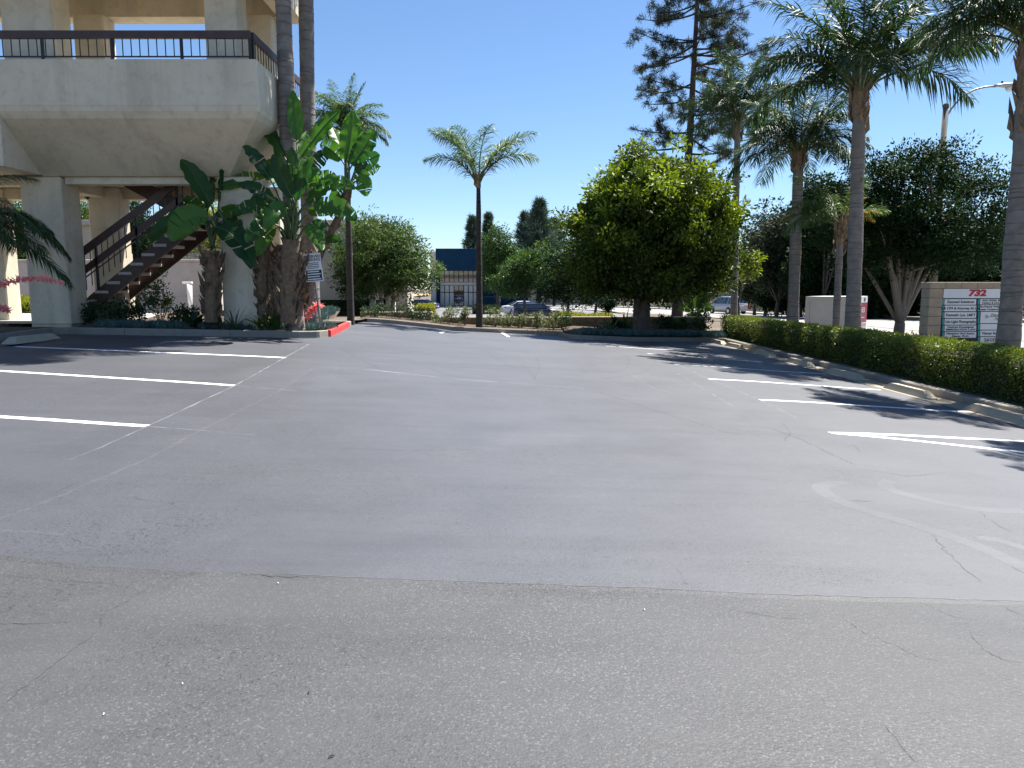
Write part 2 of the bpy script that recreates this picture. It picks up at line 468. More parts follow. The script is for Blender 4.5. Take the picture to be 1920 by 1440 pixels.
M['signblock'] = simple('sign_block', (.4, .315, .225), .95, .12, 5, 60, .6, dist=.01)
M['mortar'] = simple('mortar', (.24, .2, .15), .95, .2, 9, 60, .5)
M['teal'] = simple('teal_panel', (.03, .36, .38), .45, .06, 4, 60, .03)
M['signdark'] = simple('sign_backing', (.008, .015, .04), .5, .1, 4, 60, .03)
M['red'] = simple('sign_red', (.5, .012, .03), .45, .05, 5, 60, .02)
M['maroon'] = simple('maroon_panel', (.26, .02, .045), .45, .08, 4, 60, .03)
M['ink'] = simple('sign_ink', (.02, .022, .03), .5, .1, 5, 60, .02)
M['galv'] = simple('galvanised_steel', (.42, .42, .42), .45, .15, 7, 60, .1, metal=.6)
M['lamp'] = simple('lamp_housing', (.62, .63, .62), .4, .08, 5, 50, .05)
M['polecon'] = simple('concrete_pole', (.2, .19, .17), .9, .15, 6, 60, .4)
M['lens'] = simple('lamp_lens', (.75, .76, .76), .1, .03, 5, 50, .0)
M['tyre'] = simple('tyre', (.015, .015, .016), .8, .2, 8, 60, .2)
M['rim'] = simple('alloy_rim', (.45, .45, .46), .3, .1, 8, 60, .05, metal=.8)
M['chrome'] = simple('chrome', (.7, .7, .72), .15, .05, 8, 60, .0, metal=1.0)
M['tail'] = simple('tail_lamp', (.45, .015, .02), .15, .1, 8, 60, .0)
def carpaint(name, col):
    col = alb(name, col, .75)
    m, t, b, o = nt(name)
    n1 = noise(t, coord(t), 400, 2)
    t.links.new(ramp(t, n1, [(.3, tuple(x*.93 for x in col)), (.7, tuple(min(1, x*1.05) for x in col))]), b.inputs['Base Color'])
    b.inputs['Roughness'].default_value = .28
    b.inputs['Coat Weight'].default_value = .8; b.inputs['Coat Roughness'].default_value = .04
    return m
M['car_white'] = carpaint('white_car_paint', (.72, .74, .78))
M['car_navy'] = carpaint('navy_car_paint', (.018, .03, .075))
M['car_blue'] = carpaint('blue_car_paint', (.02, .06, .3))
M['car_silver'] = carpaint('silver_car_paint', (.5, .51, .53))
def glassmat(name, col, rough=.04):
    m, t, b, o = nt(name)
    n1 = noise(t, coord(t), 3, 3)
    t.links.new(ramp(t, n1, [(.3, tuple(x*.8 for x in col)), (.7, col)]), b.inputs['Base Color'])
    b.inputs['Roughness'].default_value = rough; b.inputs['Specular IOR Level'].default_value = 1.0
    b.inputs['IOR'].default_value = 1.7
    bump(t, b, noise(t, coord(t), .6, 2), .06, .02)
    return m
M['glass'] = glassmat('window_glass', (.03, .035, .04))
M['carglass'] = glassmat('car_glass', (.012, .015, .02), .03)
M['blinds'] = simple('window_blinds', (.42, .43, .4), .4, .12, 2, 20, .05, spec=.8)
# ------------------------------------------------------------------ ground, lot, streets
def grid(xs, ys, zf, g=None):
    X, Y = np.meshgrid(xs, ys)
    return gridXY(X, Y, zf(X, Y), g)
def gridXY(X, Y, Z, g=None):
    g = g or G()
    h, w = X.shape
    i = np.arange(h-1)[:, None]*w; j = np.arange(w-1)[None, :]
    f = np.stack([i+j, i+j+1, i+w+j+1, i+w+j], -1).reshape(-1, 4)
    return g.add(np.stack([X, Y, np.broadcast_to(Z, X.shape)], -1).reshape(-1, 3), f)
def streetz(y): return np.interp(y, [-60, 15, 37, 60, 75, 100, 140, 400], [.35, .0, -.12, -.68, -1.05, -1.32, -1.6, -2.0])
ROAD_Y = np.array([-60, -20, 10, 25, 40, 50, 60, 70, 80, 90, 100, 108, 116, 126, 136, 150, 170])
ROAD_X = np.array([20, 20, 20, 20, 20, 20, 20, 19.9, 19.4, 18.4, 16.5, 14, 11, 6.5, 2, -4, -13.0])
def roadx(y): return np.interp(y, ROAD_Y, ROAD_X)

G().add([(-900,-300,-2.3),(900,-300,-2.3),(900,1500,-2.3),(-900,1500,-2.3)], [(0,1,2,3)]).build('ground', M['earth'], kind='structure')

seam_px = [(-80,1030),(0,1040),(160,1060),(330,1072),(520,1077),(700,1085),(1000,1096),(1300,1108),(1500,1117),(1920,1129),(2100,1135)]
seam_pts = [on(*p) for p in seam_px]
SX = np.array([p.x for p in seam_pts]); SY = np.array([p.y for p in seam_pts])
def seam_y(x):
    return np.interp(x, SX, SY) + .004*np.sin(x*3.1) + .003*np.sin(x*9.7+1) + .002*np.sin(x*31)
# older paving in the foreground, then the freshly sealed lot 8 mm higher
xs = np.linspace(-18, 7.96, 245)
old = grid(xs, np.arange(-8, 6.6, .12), lambda x, y: lotz(x, y) - .004).build('driveway', M['asphalt_old'], kind='structure')
rows = np.linspace(0, 1, 190)**1.25
X, Rr = np.meshgrid(xs, rows)
Y0 = seam_y(X); Yg = Y0 + (27.9 - Y0)*Rr
gl = gridXY(X, Yg, lotz(X, Yg))
ex = np.arange(-18, 7.96, .05); ey = seam_y(ex)          # the sealer's own thin front edge
n0 = len(ex); ez = lotz(ex, ey)
gl.add(np.concatenate([np.stack([ex, ey-.04, ez-.0043], -1), np.stack([ex, ey, ez], -1)]),
       np.stack([np.arange(n0-1), np.arange(1, n0), n0+np.arange(1, n0), n0+np.arange(n0-1)], -1), mi=1)
LOT = gl.build('parking_lot', [M['asphalt_new'], M['asphalt_old']], kind='structure')

def strip(pts, w, dz, name, mat, parent, jit=0.0, step=.15, taper=False):
    P = [vec(p)[:2] for p in pts]
    out = []
    for a, b in zip(P[:-1], P[1:]):
        n = max(1, int(np.linalg.norm(b-a)/step))
        for k in range(n): out.append(a + (b-a)*k/n)
    out.append(P[-1]); out = np.array(out)
    if jit: out[1:-1] += RNG.normal(0, jit, (len(out)-2, 2))
    T = np.gradient(out, axis=0); T /= np.linalg.norm(T, axis=1)[:, None] + 1e-9
    S = np.stack([-T[:,1], T[:,0]], -1)
    ww = np.full(len(out), w)
    if jit: ww = w*RNG.uniform(.35, 1.5, len(out))
    if taper: ww = ww*np.where(RNG.uniform(0, 1, len(out)) < .22, .25, 1.0)
    if taper: ww = ww*np.clip(np.minimum(np.arange(len(out)), np.arange(len(out))[::-1])/3., .15, 1)
    a = out + S*ww[:,None]/2; b = out - S*ww[:,None]/2
    V = np.concatenate([np.c_[a, lotz(a[:,0], a[:,1])+dz], np.c_[b, lotz(b[:,0], b[:,1])+dz]])
    n = len(out)
    f = np.stack([np.arange(n-1), n+np.arange(n-1), n+np.arange(1,n), np.arange(1,n)], -1)
    return G().add(V, f).build(name, mat, parent)
def spx(pts, *a, **k): return strip([on(*p) for p in pts], *a, **k)
# stall lines
for a, b in [((-60,692),(438,723)), ((-60,778),(275,799)), ((28,650),(535,671)),
             ((1425,750),(1812,772)), ((1329,711),(1650,731)), ((1264,683),(1550,701)), ((1214,663),(1430,679)), ((1138,649),(1330,660)),
             ((1557,812),(1945,829)), ((1557,812),(1945,851))]:
    spx([a, b], .105, .003, 'painted_line', M['paint'], LOT)
spx([(941,623.5),(954,631.5)], .11, .003, 'painted_line', M['paint'], LOT)
spx([(826,624.5),(833,622.2)], .1, .003, 'painted_line', M['paint'], LOT)
# surveyor's chalk lines
for pts, w in [([(580,645),(535,670),(438,724),(335,772)], .018), ([(335,772),(275,800),(190,838),(130,862)], .012),
               ([(535,671),(600,678)], .012), ([(438,723),(560,733)], .012), ([(275,799),(480,816)], .012),
               ([(1215,663),(1264,683),(1330,711),(1425,750),(1495,785)], .014), ([(1270,700),(1380,765)], .012),
               ([(590,688),(700,694),(860,711),(1000,721),(1095,728)], .035), ([(1010,643),(1070,650)], .02)]:
    spx(pts, w, .0008, 'chalk_line', M['chalk'], LOT, jit=.004)
# seams and ridges of old crack filling under the sealer
for pts, w in [([(588,689),(520,735),(440,775),(370,810),(285,856),(205,890),(125,925),(0,974),(-60,1000)], .03),
               ([(1098,728),(1165,746),(1225,766),(1285,783),(1345,801),(1425,818),(1480,832)], .03),
               ([(0,995),(60,998),(120,1004)], .03)]:
    spx(pts, w, .0005, 'seam_ridge', M['seam'], LOT, jit=.006, step=.04)
strip([(x, seam_y(x)+.012) for x in np.arange(-1.2, 4.2, .05)], .012, .001, 'seam_ridge', M['seam'], LOT, jit=.003, step=.03)
cracks = [([(330,1073),(390,1075)], .018), ([(425,1074),(520,1079),(615,1084)], .014), ([(240,932),(285,941)], .012), ([(303,940),(318,945),(331,953)], .014),
  ([(255,972),(300,970),(360,971)], .01), ([(130,1003),(145,1015),(150,1028)], .012),
  ([(1830,955),(1870,985),(1902,1001)], .012), ([(1745,1000),(1770,1030),(1802,1062),(1850,1098)], .01), ([(1895,1061),(1930,1082)], .014), ([(1268,1065),(1278,1080)], .012),
  ([(1285,1010),(1300,1022)], .01),
  ([(1118,734),(1165,748),(1225,769),(1280,786)], .016), ([(1290,788),(1345,806),(1400,818)], .012), ([(640,652),(665,668),(690,680),(712,692)], .014), ([(978,680),(990,695),(1010,716)], .012),
  ([(1440,801),(1500,823),(1560,852),(1602,872)], .02), ([(1466,792),(1482,812),(1470,828)], .014), ([(1600,833),(1615,850)], .014),
  ([(100,925),(150,903)], .016), ([(700,690),(760,697)], .01), ([(1620,880),(1700,893),(1760,888)], .016), ([(1590,938),(1640,940)], .02)]
for pts, w in cracks: spx(pts, w*.3, .0012, 'crack', M['crack'], LOT, jit=.009, step=.03, taper=True)
old_cracks = [([(0,1078),(40,1080),(110,1088),(190,1091),(240,1100)], .012), ([(330,1075),(285,1096),(250,1120),(190,1150),(186,1180),(120,1230),(60,1276),(0,1324)], .01),
  ([(-20,1167),(70,1168),(126,1165)], .02), ([(1640,1126),(1662,1142)], .012), ([(1730,1130),(1790,1156),(1832,1163)], .01), ([(1868,1131),(1925,1157)], .012),
  ([(1570,1148),(1620,1185),(1680,1210),(1720,1230),(1772,1241)], .009), ([(1815,1180),(1842,1216),(1880,1235),(1930,1244)], .012), ([(1360,1140),(1460,1157),(1512,1159)], .008),
  ([(1650,1345),(1700,1410),(1730,1440)], .007), ([(330,1078),(250,1090),(230,1110)], .006)]
for pts, w in old_cracks: spx(pts, w*.22, -.0025, 'crack', M['crack'], old, jit=.004, step=.02, taper=True)
# tyre marks
for pts, w, mt in [([(1925,1065),(1850,1030),(1800,1012),(1720,985),(1640,962),(1580,943),(1545,926),(1533,913),(1548,906),(1590,906)], .13, 'scuff'),
    ([(1925,959),(1850,957),(1780,947),(1715,932),(1670,918),(1655,908),(1670,901)], .12, 'scuff'),
    ([(1930,1030),(1870,1012),(1830,1008)], .1, 'scuff'),
    ([(1180,655),(1220,665),(1232,680),(1215,695),(1170,706),(1110,712)], .022, 'skid'), ([(1150,658),(1180,668),(1178,690),(1140,700)], .022, 'skid'),
    ([(905,655),(940,680),(1000,700),(1080,712)], .022, 'skid'), ([(1005,668),(1012,690),(1000,712)], .022, 'skid'),
    ([(760,672),(830,700),(870,708)], .022, 'skid'), ([(640,840),(760,845),(900,842)], .01, 'skid'), ([(1180,700),(1225,728),(1275,742)], .05, 'scuff')]:
    P = np.array([vec(on(*p))[:2] for p in pts])
    s0 = np.linspace(0, 1, len(P)); s1 = np.linspace(0, 1, 40)
    for _ in range(1): Q = np.stack([np.interp(s1, s0, P[:,0]), np.interp(s1, s0, P[:,1])], -1)
    K = np.ones(7)/7; Qs = Q.copy()
    for k in (0, 1): Qs[3:-3, k] = np.convolve(Q[:, k], K, 'valid')
    strip(Qs, w, .0004, 'tyre_mark', M[mt], LOT, step=.1)
# small loose bits lying on the paving
for i, (px, py, s, mt) in enumerate([(622,1420,.022,'crack'), (579,1300,.012,'crack'), (195,1341,.009,'white'), (342,1284,.006,'white'), (1208,1145,.01,'white'), (521,1095,.01,'white')]):
    p = on(px, py, -.004)
    a = RNG.uniform(0, 3); s *= .55
    g = G(); g.tube([p + Vector((-math.cos(a)*s, -math.sin(a)*s, .004)), p + Vector((0, 0, .008)), p + Vector((math.cos(a)*s, math.sin(a)*s, .004))], [.0015, .003, .001], 6)
    g.build('debris' if mt == 'crack' else 'paint_chip', M[mt], old)

# concrete gutter in front of the right-hand kerb
gx = np.linspace(7.18, 7.96, 5)
grid(gx, np.arange(3, 27.2, .5), lambda x, y: lotz(x, y) + .004).build('gutter', M['gutter'], kind='structure')

def kerb(path, name, mat, label_mats=None, h=.15, w=.15, zf=LZ, piece=2.7, red=None):
    """swept kerb; the lot is to the right of the path direction; pieces with open joints"""
    root = empty(name, (path[0][0], path[0][1], zf(*path[0])), kind='structure')
    P = np.array(path, float)
    seg = np.linalg.norm(np.diff(P, axis=0), axis=1); s = np.concatenate([[0], np.cumsum(seg)])
    total = s[-1]; nP = max(1, round(total/piece))
    for k in range(nP):
        s0, s1 = total*k/nP + .006, total*(k+1)/nP - .006
        ss = np.unique(np.concatenate([np.linspace(s0, s1, 6), s[(s > s0) & (s < s1)]]))
        c = np.stack([np.interp(ss, s, P[:,0]), np.interp(ss, s, P[:,1])], -1)
        e = .02
        c2 = np.stack([np.interp(ss+e, s, P[:,0]), np.interp(ss+e, s, P[:,1])], -1)
        c1 = np.stack([np.interp(ss-e, s, P[:,0]), np.interp(ss-e, s, P[:,1])], -1)
        T = c2 - c1; T /= np.linalg.norm(T, axis=1)[:,None] + 1e-9
        L = np.stack([-T[:,1], T[:,0]], -1)
        prof = [(0, -.12), (.006, h-.035), (.018, h-.01), (.04, h), (w-.015, h), (w, h-.015), (w, -.12)]
        z = np.array([zf(*q) for q in c])
        V = np.concatenate([np.c_[c + L*o, z + dz] for o, dz in prof]); n = len(ss); m = len(prof)
        f = []
        for a in range(m):
            b = (a+1) % m
            for q in range(n-1): f.append((a*n+q, a*n+q+1, b*n+q+1, b*n+q))
        f += [tuple(a*n for a in range(m)), tuple(a*n+n-1 for a in range(m-1, -1, -1))]
        mid = (s0+s1)/2
        mt = M['redpaint'] if (red and red[0] <= mid <= red[1]) else mat
        o = G().add(V, f).build('kerb_segment', mt, root)
        if mt is M['redpaint']: o['label'] = 'kerb piece painted bright red'
    return root
# planter on the left: side kerb, long front kerb, rounded nose, red return
A_ = on(127, 626); B_ = on(560, 633)
nose = [on(590, 632.5), on(604, 631)]
red0 = on(606, 631); red1 = on(650, 611)
pth = [(-10.15, 6.5), (-10.0, 12.0), (A_.x-.28, A_.y-.25), (A_.x+.05, A_.y), (-7.5, (A_.y+B_.y)/2), (B_.x, B_.y)] + [(q.x, q.y) for q in nose]
kerb(pth[::-1], 'planter_kerb', M['concrete'], piece=2.4)
kerb([(red1.x-1.2, red1.y+.2), (red1.x-.15, red1.y+.12), (red1.x, red1.y), (red0.x+.02, red0.y+.03)], 'red_kerb', M['concrete'], piece=1.95, red=(1.2, 99))
# far kerb, island kerb and the long kerb under the hedge
far = [on(1062, 632), on(1000, 627), on(900, 622.5), on(780, 616), on(672, 611)]
FARY = sum(p.y for p in far)/len(far)
FARK = [(1.75, 27.3), (0, 27.35), (-2, 27.4), (-5.3, 27.5)]
kerb(FARK, 'far_kerb', M['concrete'], piece=2.9)
kerb([(7.96, 27.45), (7.0, 27.0), (5.5, 26.5), (3.5, 25.5), (2.65, 25.05), (2.3, 25.02), (2.05, 25.3), (1.93, 25.9), (1.8, 27.3)], 'island_kerb', M['concrete'], piece=2.2)
kerb([(7.98, 1.0), (7.98, 12), (7.98, 27.4)], 'hedge_kerb', M['concrete'], piece=3.0, w=.2)

# planter fill
def fill(name, xs, ys, zf, mat): return grid(xs, ys, zf).build(name, mat, kind='structure')
fx = np.linspace(A_.x+.1, -4.45, 40); fy = np.linspace(0, 1, 26)
X, T_ = np.meshgrid(fx, fy)
fr = np.interp(X, [A_.x, B_.x, red0.x], [A_.y+.14, B_.y+.14, red0.y+.5])
Yp = fr + (23.0 - fr)*T_
cut = np.interp(Yp, [red0.y, red1.y], [red0.x-.13, red1.x-.13])
Xp = np.minimum(X, cut)
gridXY(Xp, Yp, lotz(Xp, np.minimum(Yp, 16.2)) + .125 + .05*np.sin(Xp*2.1)*np.sin(Yp*1.7) + .03*(Yp-16)).build('planter_soil', M['mulch'], kind='structure')
fill('side_planter_soil', np.linspace(-17, -10.3, 12), np.linspace(4, 16.9, 14), lambda x, y: lotz(x, y) + .12, M['soil'])
def LZ2(x, y): return LZ(x, min(y, 16)) + .22
fill('walkway', np.linspace(-30, -9.9, 14), np.linspace(16.95, 24, 8), lambda x, y: np.full_like(x, .80), M['sidewalk'])
fill('yard', np.linspace(-70, -5.4, 12), np.linspace(23.05, 62, 12), lambda x, y: np.full_like(x, .55) - .02*(y-23), M['earth'])
fill('far_planter_soil', np.linspace(-5.6, 1.9, 12), np.linspace(27.5, 29.05, 4), lambda x, y: lotz(x, np.minimum(y, 27)) + .12 + .03*(y-27.5), M['mulch'])
ix = np.linspace(1.95, 8.1, 16); iy = np.linspace(0, 1, 8)
X, T_ = np.meshgrid(ix, iy)
f0 = np.interp(X, [1.95, 2.1, 2.4, 2.7, 3.5, 5.5, 7.0, 8.0], [27.3, 25.7, 25.25, 25.25, 25.7, 26.7, 27.2, 27.65])
Yi = f0 + (29.05-f0)*T_
gridXY(X, Yi, lotz(X, 26) + .12 + .04*(Yi-f0)).build('island_soil', M['soil'], kind='structure')
def vergez(x, y):
    re = roadx(y) - 5.6
    return np.interp((x-8.05)/(re-8.05), [0, .25, 1], [-.27, -.25, 0]) + (streetz(y)+.1)*np.clip((x-8.05)/(re-8.05), 0, 1)
T2, Y2 = np.meshgrid(np.linspace(0, 1, 14), np.arange(-8, 62, 1.5))
X2 = 8.08 + (roadx(Y2)-5.6-8.08)*T2
gridXY(X2, Y2, vergez(X2, Y2)).build('verge', M['earth'], kind='structure')
def road_strip(name, off0, off1, dz, mat, n=4, y0=-60, y1=170, sag=None, kind='structure'):
    ys = np.arange(y0, y1+.1, 2.5)
    c = np.stack([roadx(ys), ys], -1)
    T = np.gradient(c, axis=0); T /= np.linalg.norm(T, axis=1)[:,None]
    S = np.stack([T[:,1], -T[:,0]], -1)
    of = np.linspace(off0, off1, n)
    X = c[:,0][:,None] + S[:,0][:,None]*of; Y = c[:,1][:,None] + S[:,1][:,None]*of
    Z = streetz(ys)[:,None] + (sag(of) if sag else 0)[None,:]*1.0 + dz if sag else np.broadcast_to((streetz(ys)+dz)[:,None], X.shape)
    return gridXY(X, Y, Z).build(name, mat, kind=kind)
road_strip('road', -5.5, 5.5, 0, M['asphalt_far'])
road_strip('near_pavement', -7.3, -5.52, .13, M['sidewalk'])
road_strip('far_pavement', 5.52, 7.4, .14, M['sidewalk'])
g = G()
for s_ in (5.5, -5.5):
    ys = np.arange(-20, 150, 2.5); c = np.stack([roadx(ys), ys], -1)
    T = np.gradient(c, axis=0); T /= np.linalg.norm(T, axis=1)[:,None]
    S = np.stack([T[:,1], -T[:,0]], -1)
    a = c + S*s_; z = streetz(ys)
    V = np.concatenate([np.c_[a, z-.05], np.c_[a + S*(.02 if s_ > 0 else -.02), z+.145]]); n = len(ys)
    g.add(V, np.stack([np.arange(n-1), np.arange(1,n), n+np.arange(1,n), n+np.arange(n-1)], -1))
g.build('road_kerb', M['concrete'], kind='structure')
bank = road_strip('embankment', 7.42, 60, .1, M['shaded_bank'], 16, sag=lambda o: np.interp(o, [7.4, 9, 14, 22, 34, 60], [0, .15, 1.4, 3.2, 4.6, 5.2]))
# lower parking lot beyond the block wall
xs = np.linspace(-34, 13, 24); ys = np.linspace(29.4, 150, 40)
grid(xs, ys, lambda x, y: np.interp(y, [29, 60, 115, 150], [-1.05, -1.12, -1.32, -1.4])).build('lower_parking_lot', M['asphalt_lower'], kind='structure')
def lowz(y): return float(np.interp(y, [29, 60, 115, 150], [-1.05, -1.12, -1.32, -1.4]))
# dry hillside on the far left
hx = np.linspace(-130, -14, 40); hy = np.linspace(52, 150, 30)
def hillz(x, y):
    return .3 + 7.5*np.clip((y-56)/34, 0, 1)**.9*np.clip((-20-x)/26, 0, 1)**.8 + .5*np.sin(x*.21)*np.sin(y*.17)
grid(hx, hy, hillz).build('hillside', M['drygrass'], smooth=True, kind='structure')

# ------------------------------------------------------------------ wheel stops
def wheel_stop(L=1.52):
    g = G(); hw, tw, h = .095, .06, .125
    e = .2
    pts = [(-L/2, 0.02), (-L/2+e*.75, h*.8), (-L/2+e, h), (L/2-e, h), (L/2-e*.75, h*.8), (L/2, .02)]
    V = []
    for y, z in pts:
        ww = np.interp(z, [0, h], [hw, tw])
        V += [(-hw, y, 0), (-ww, y, z), (ww, y, z), (hw, y, 0)]
    f = []
    for k in range(len(pts)-1):
        a, b = 4*k, 4*k+4
        for q in range(3): f.append((a+q, a+q+1, b+q+1, b+q))
        f.append((a+3, a, b, b+3))
    f += [(0,3,2,1), tuple(20+q for q in range(4))]
    return g.add(V, f).mesh('wheel_stop', M['stop'])
stop_mesh = wheel_stop()
stops = [((1837,768),(1945,795)), ((1679,731),(1761,748)), ((1567,701),(1626,716)), ((1483,678),(1532,692)), ((1419,662),(1458,672)), ((1365,652),(1393,659)), ((1340,645),(1366,652))]
stop_lab = ['concrete wheel stop nearest the camera, cut by the right photo edge', 'long bright sunlit concrete wheel stop on the tan gutter strip, second nearest on the right',
            'third nearest concrete wheel stop beside the hedge kerb, partly shaded', 'fourth nearest concrete wheel stop along the hedge kerb',
            'fifth nearest concrete wheel stop along the hedge kerb', 'second farthest concrete wheel stop, close beside the last one by the island',
            'farthest concrete wheel stop in the row, next to the island kerb corner']
sy = [11.15, 13.75, 16.45, 19.05, 21.8, 24.6, 26.2]
for k, (y, lb) in enumerate(zip(sy, stop_lab)):
    x = 7.38 if k < 5 else (7.35, 7.22)[k-5]
    o = link('wheel_stop', stop_mesh)
    o.location = (x, y, LZ(x, y) + .006)
    dz = (LZ(x, y+.5)-LZ(x, y-.5)); o.rotation_euler = (math.atan(dz), math.atan(-(LZ(x+.1,y)-LZ(x-.1,y))/.2), R(random.uniform(-2, 2) + (0 if k < 5 else 4)))
    o.scale = (1.1, 1 if k < 5 else .9, 1.0)
    tag(o, lb, 'wheel stop', 'concrete wheel stops along the kerbs')
p = on(62, 648)
o = link('wheel_stop', stop_mesh); o.scale = (1.3, 1, 1); o.location = (-9.35, 14.55, LZ(-9.35, 14.55)+.004); o.rotation_euler = (0, 0, R(1.5))
tag(o, 'shaded grey wheel stop lying in the corner of the planter kerb under the terrace', 'wheel stop', 'concrete wheel stops along the kerbs')

# ------------------------------------------------------------------ text
def text_geom(s, size, bold=0.0, shear=0.0, extrude=.002, align='CENTER', sx=1.0):
    cu = bpy.data.curves.new('lettering', 'FONT'); cu.body = s; cu.size = size; cu.align_x = align; cu.align_y = 'CENTER'
    cu.offset = bold; cu.shear = shear; cu.extrude = extrude; cu.resolution_u = 3
    ob = bpy.data.objects.new('lettering_tmp', cu); COL.objects.link(ob)
    bpy.context.view_layer.update()
    me = bpy.data.meshes.new_from_object(ob.evaluated_get(bpy.context.evaluated_depsgraph_get()))
    bpy.data.objects.remove(ob); bpy.data.curves.remove(cu)
    if sx != 1.0: me.transform(Matrix.Diagonal((sx, 1, 1, 1)))
    return me
def put_text(s, size, mat, parent, pos, xdir, up, name='lettering', **kw):
    """pos is world; xdir: reading direction, up: up direction of the sign face"""
    me = text_geom(s, size, **kw)
    x = Vector(xdir).normalized(); u = Vector(up).normalized(); n = x.cross(u)
    m = Matrix((x, u, n)).transposed().to_4x4(); m.translation = Vector(pos) - ORG[parent]
    me.transform(m); me.materials.clear(); me.materials.append(mat)
    return link(name, me, parent, ORG[parent])
# ------------------------------------------------------------------ terrace building
TB = empty('terrace_building', (-7.8, 17.4, .75), 'two storey beige stucco building on columns with overhanging balcony and brown railings', 'building')
def tb(name, g, mat=None, parent=None, **k): return g.build(name, mat or M['stucco'], parent or TB, **k)
tb('balcony_wall', G().bbox((-17, 15.7, 5.26), (-5.14, 15.95, 6.16), .006))
tb('balcony_wall', G().bbox((-5.39, 15.953, 5.26), (-5.143, 19.55, 6.158), .006))
tb('balcony_wall', G().bbox((-17, 19.3, 5.13), (-5.393, 19.548, 5.9), .015))
tb('balcony_floor', G().box((-17, 15.96, 5.14), (-5.4, 19.29, 5.35)))
g = G(); rowsT = [(5.258, 0, 0), (5.16, .02, .02), (5.03, .1, .09), (4.06, 1.3, 1.12)]
V = []
for z, fo, so in rowsT:
    V += [(-10.4, 15.7+fo, z), (-5.14-so, 15.7+fo, z), (-5.14-so, 19.55-.1*so, z), (-10.4, 19.55-.1*so, z)]
f = [(3, 2, 1, 0), (12, 13, 14, 15)] + [(4*q+e, 4*q+(e+1)%4, 4*q+4+(e+1)%4, 4*q+4+e) for q in range(3) for e in range(4)]
g.add(V, f)
tb('sloped_underside', g)
tb('side_bay', G().bbox((-17, 15.73, 4.08), (-10.403, 19.54, 5.258), .006))
tb('soffit_beam', G().bbox((-10.0, 17.12, 3.9), (-6.95, 17.4, 4.058), .01))
tb('soffit_beam', G().bbox((-17, 18.95, 3.78), (-5.9, 19.35, 4.057), .01))
tb('soffit_beam', G().bbox((-10.35, 17.82, 3.8), (-10.0, 18.93, 4.056), .01))
tb('soffit_beam', G().bbox((-17, 17.1, 3.88), (-10.95, 17.5, 4.078), .01))
for x0, x1, y0, y1 in [(-10.93,-10.02,17.0,17.75), (-6.56,-5.76,17.03,17.75), (-10.42,-9.66,18.75,19.3), (-6.4,-5.72,18.75,19.3), (-13.4,-12.6,18.75,19.3)]:
    tb('column', G().bbox((x0, y0, .3), (x1, y1, 4.055), .03))
for x0, x1, y0, y1 in [(-11.05,-9.95,17.0,17.75), (-6.66,-5.96,17.03,17.7), (-10.45,-9.72,18.7,19.25), (-6.4,-5.74,18.7,19.25)]:
    tb('column', G().bbox((x0, y0, 5.352), (x1, y1, 8.06), .03))
roof = tb('roof', G().box((-17, 16.35, 8.47), (-5.12, 19.4, 9.2)))
for lo, hi in [((-17,18.9,8.05),(-5.13,19.395,8.468)), ((-17,16.355,8.05),(-5.13,16.85,8.468)), ((-5.63,16.852,8.053),(-5.125,18.898,8.467))]:
    tb('roof_beam', G().bbox(lo, hi, .01), parent=roof)
# railings
def railing(p0, p1, name='railing'):
    p0, p1 = Vector(p0), Vector(p1); d = p1-p0; L = d.length; t = d.normalized()
    top = tb(name, G().beam(p0+Vector((0,0,.5)), p1+Vector((0,0,.5)), .07, .15), M['brown'])
    tb('bottom_rail', G().beam(p0+Vector((0,0,.08)), p1+Vector((0,0,.08)), .03, .025), M['black'], top)
    nb = int(L/1.37)
    for k in range(nb+1):
        q = p0 + t*(L*k/nb if nb else 0)
        if k == 0: q = q + t*.02
        if k == nb: q = q - t*.02
        tb('post', G().beam(q+Vector((0,0,.0)), q+Vector((0,0,.424)), .05, .05, up=t), M['black'], top)
    nn = int(L/.171)
    first = None
    for k in range(1, nn):
        q = p0 + t*(L*k/nn)
        if first is None:
            first = G().beam(q+Vector((0,0,.094)), q+Vector((0,0,.424)), .016, .016, up=t).mesh('baluster', M['black'], org=q)
        o = link('baluster', first, top, ORG[TB]); o.location = q - ORG[TB]
railing((-16.5, 15.82, 6.16), (-5.27, 15.82, 6.16))
railing((-5.27, 15.9, 6.16), (-5.27, 19.5, 6.16))
# staircase
run, rise = .29, .219
X0, Z0 = -10.2, 1.32
ST_ = tb('staircase', G().beam((X0-.9, 17.95, Z0-.9), (X0+9*run, 17.95, Z0+8.1*rise), .06, .34).beam((X0-.9, 19.02, Z0-.9), (X0+9*run, 19.02, Z0+8.1*rise), .05, .34), M['brown'])
for k in range(-2, 9):
    x = X0 + run*k; z = Z0 + rise*k
    tb('tread', G().bbox((x-.02, 17.9, z-.07), (x+.3, 18.9, z), .008), M['tread'], ST_)
    tb('riser_bracket', G().box((x+.24, 17.94, z-.001), (x+.28, 18.88, z+rise-.072)), M['brown'], ST_)
lx = X0 + 9*run; lz = Z0 + 9*rise
tb('landing', G().bbox((lx, 17.9, lz-.16), (lx+1.15, 19.1, lz), .01), M['tread'], ST_)
for j in range(6):
    tb('tread', G().bbox((lx-.3-.29*j, 18.55, lz+.16*(j+1)-.06), (lx+.02-.29*j, 19.0, lz+.16*(j+1)), .008), M['tread'], ST_)
tb('stringer', G().beam((lx+.2, 18.52, lz-.15), (lx-1.9, 18.52, lz+1.0), .05, .34), M['brown'], ST_)
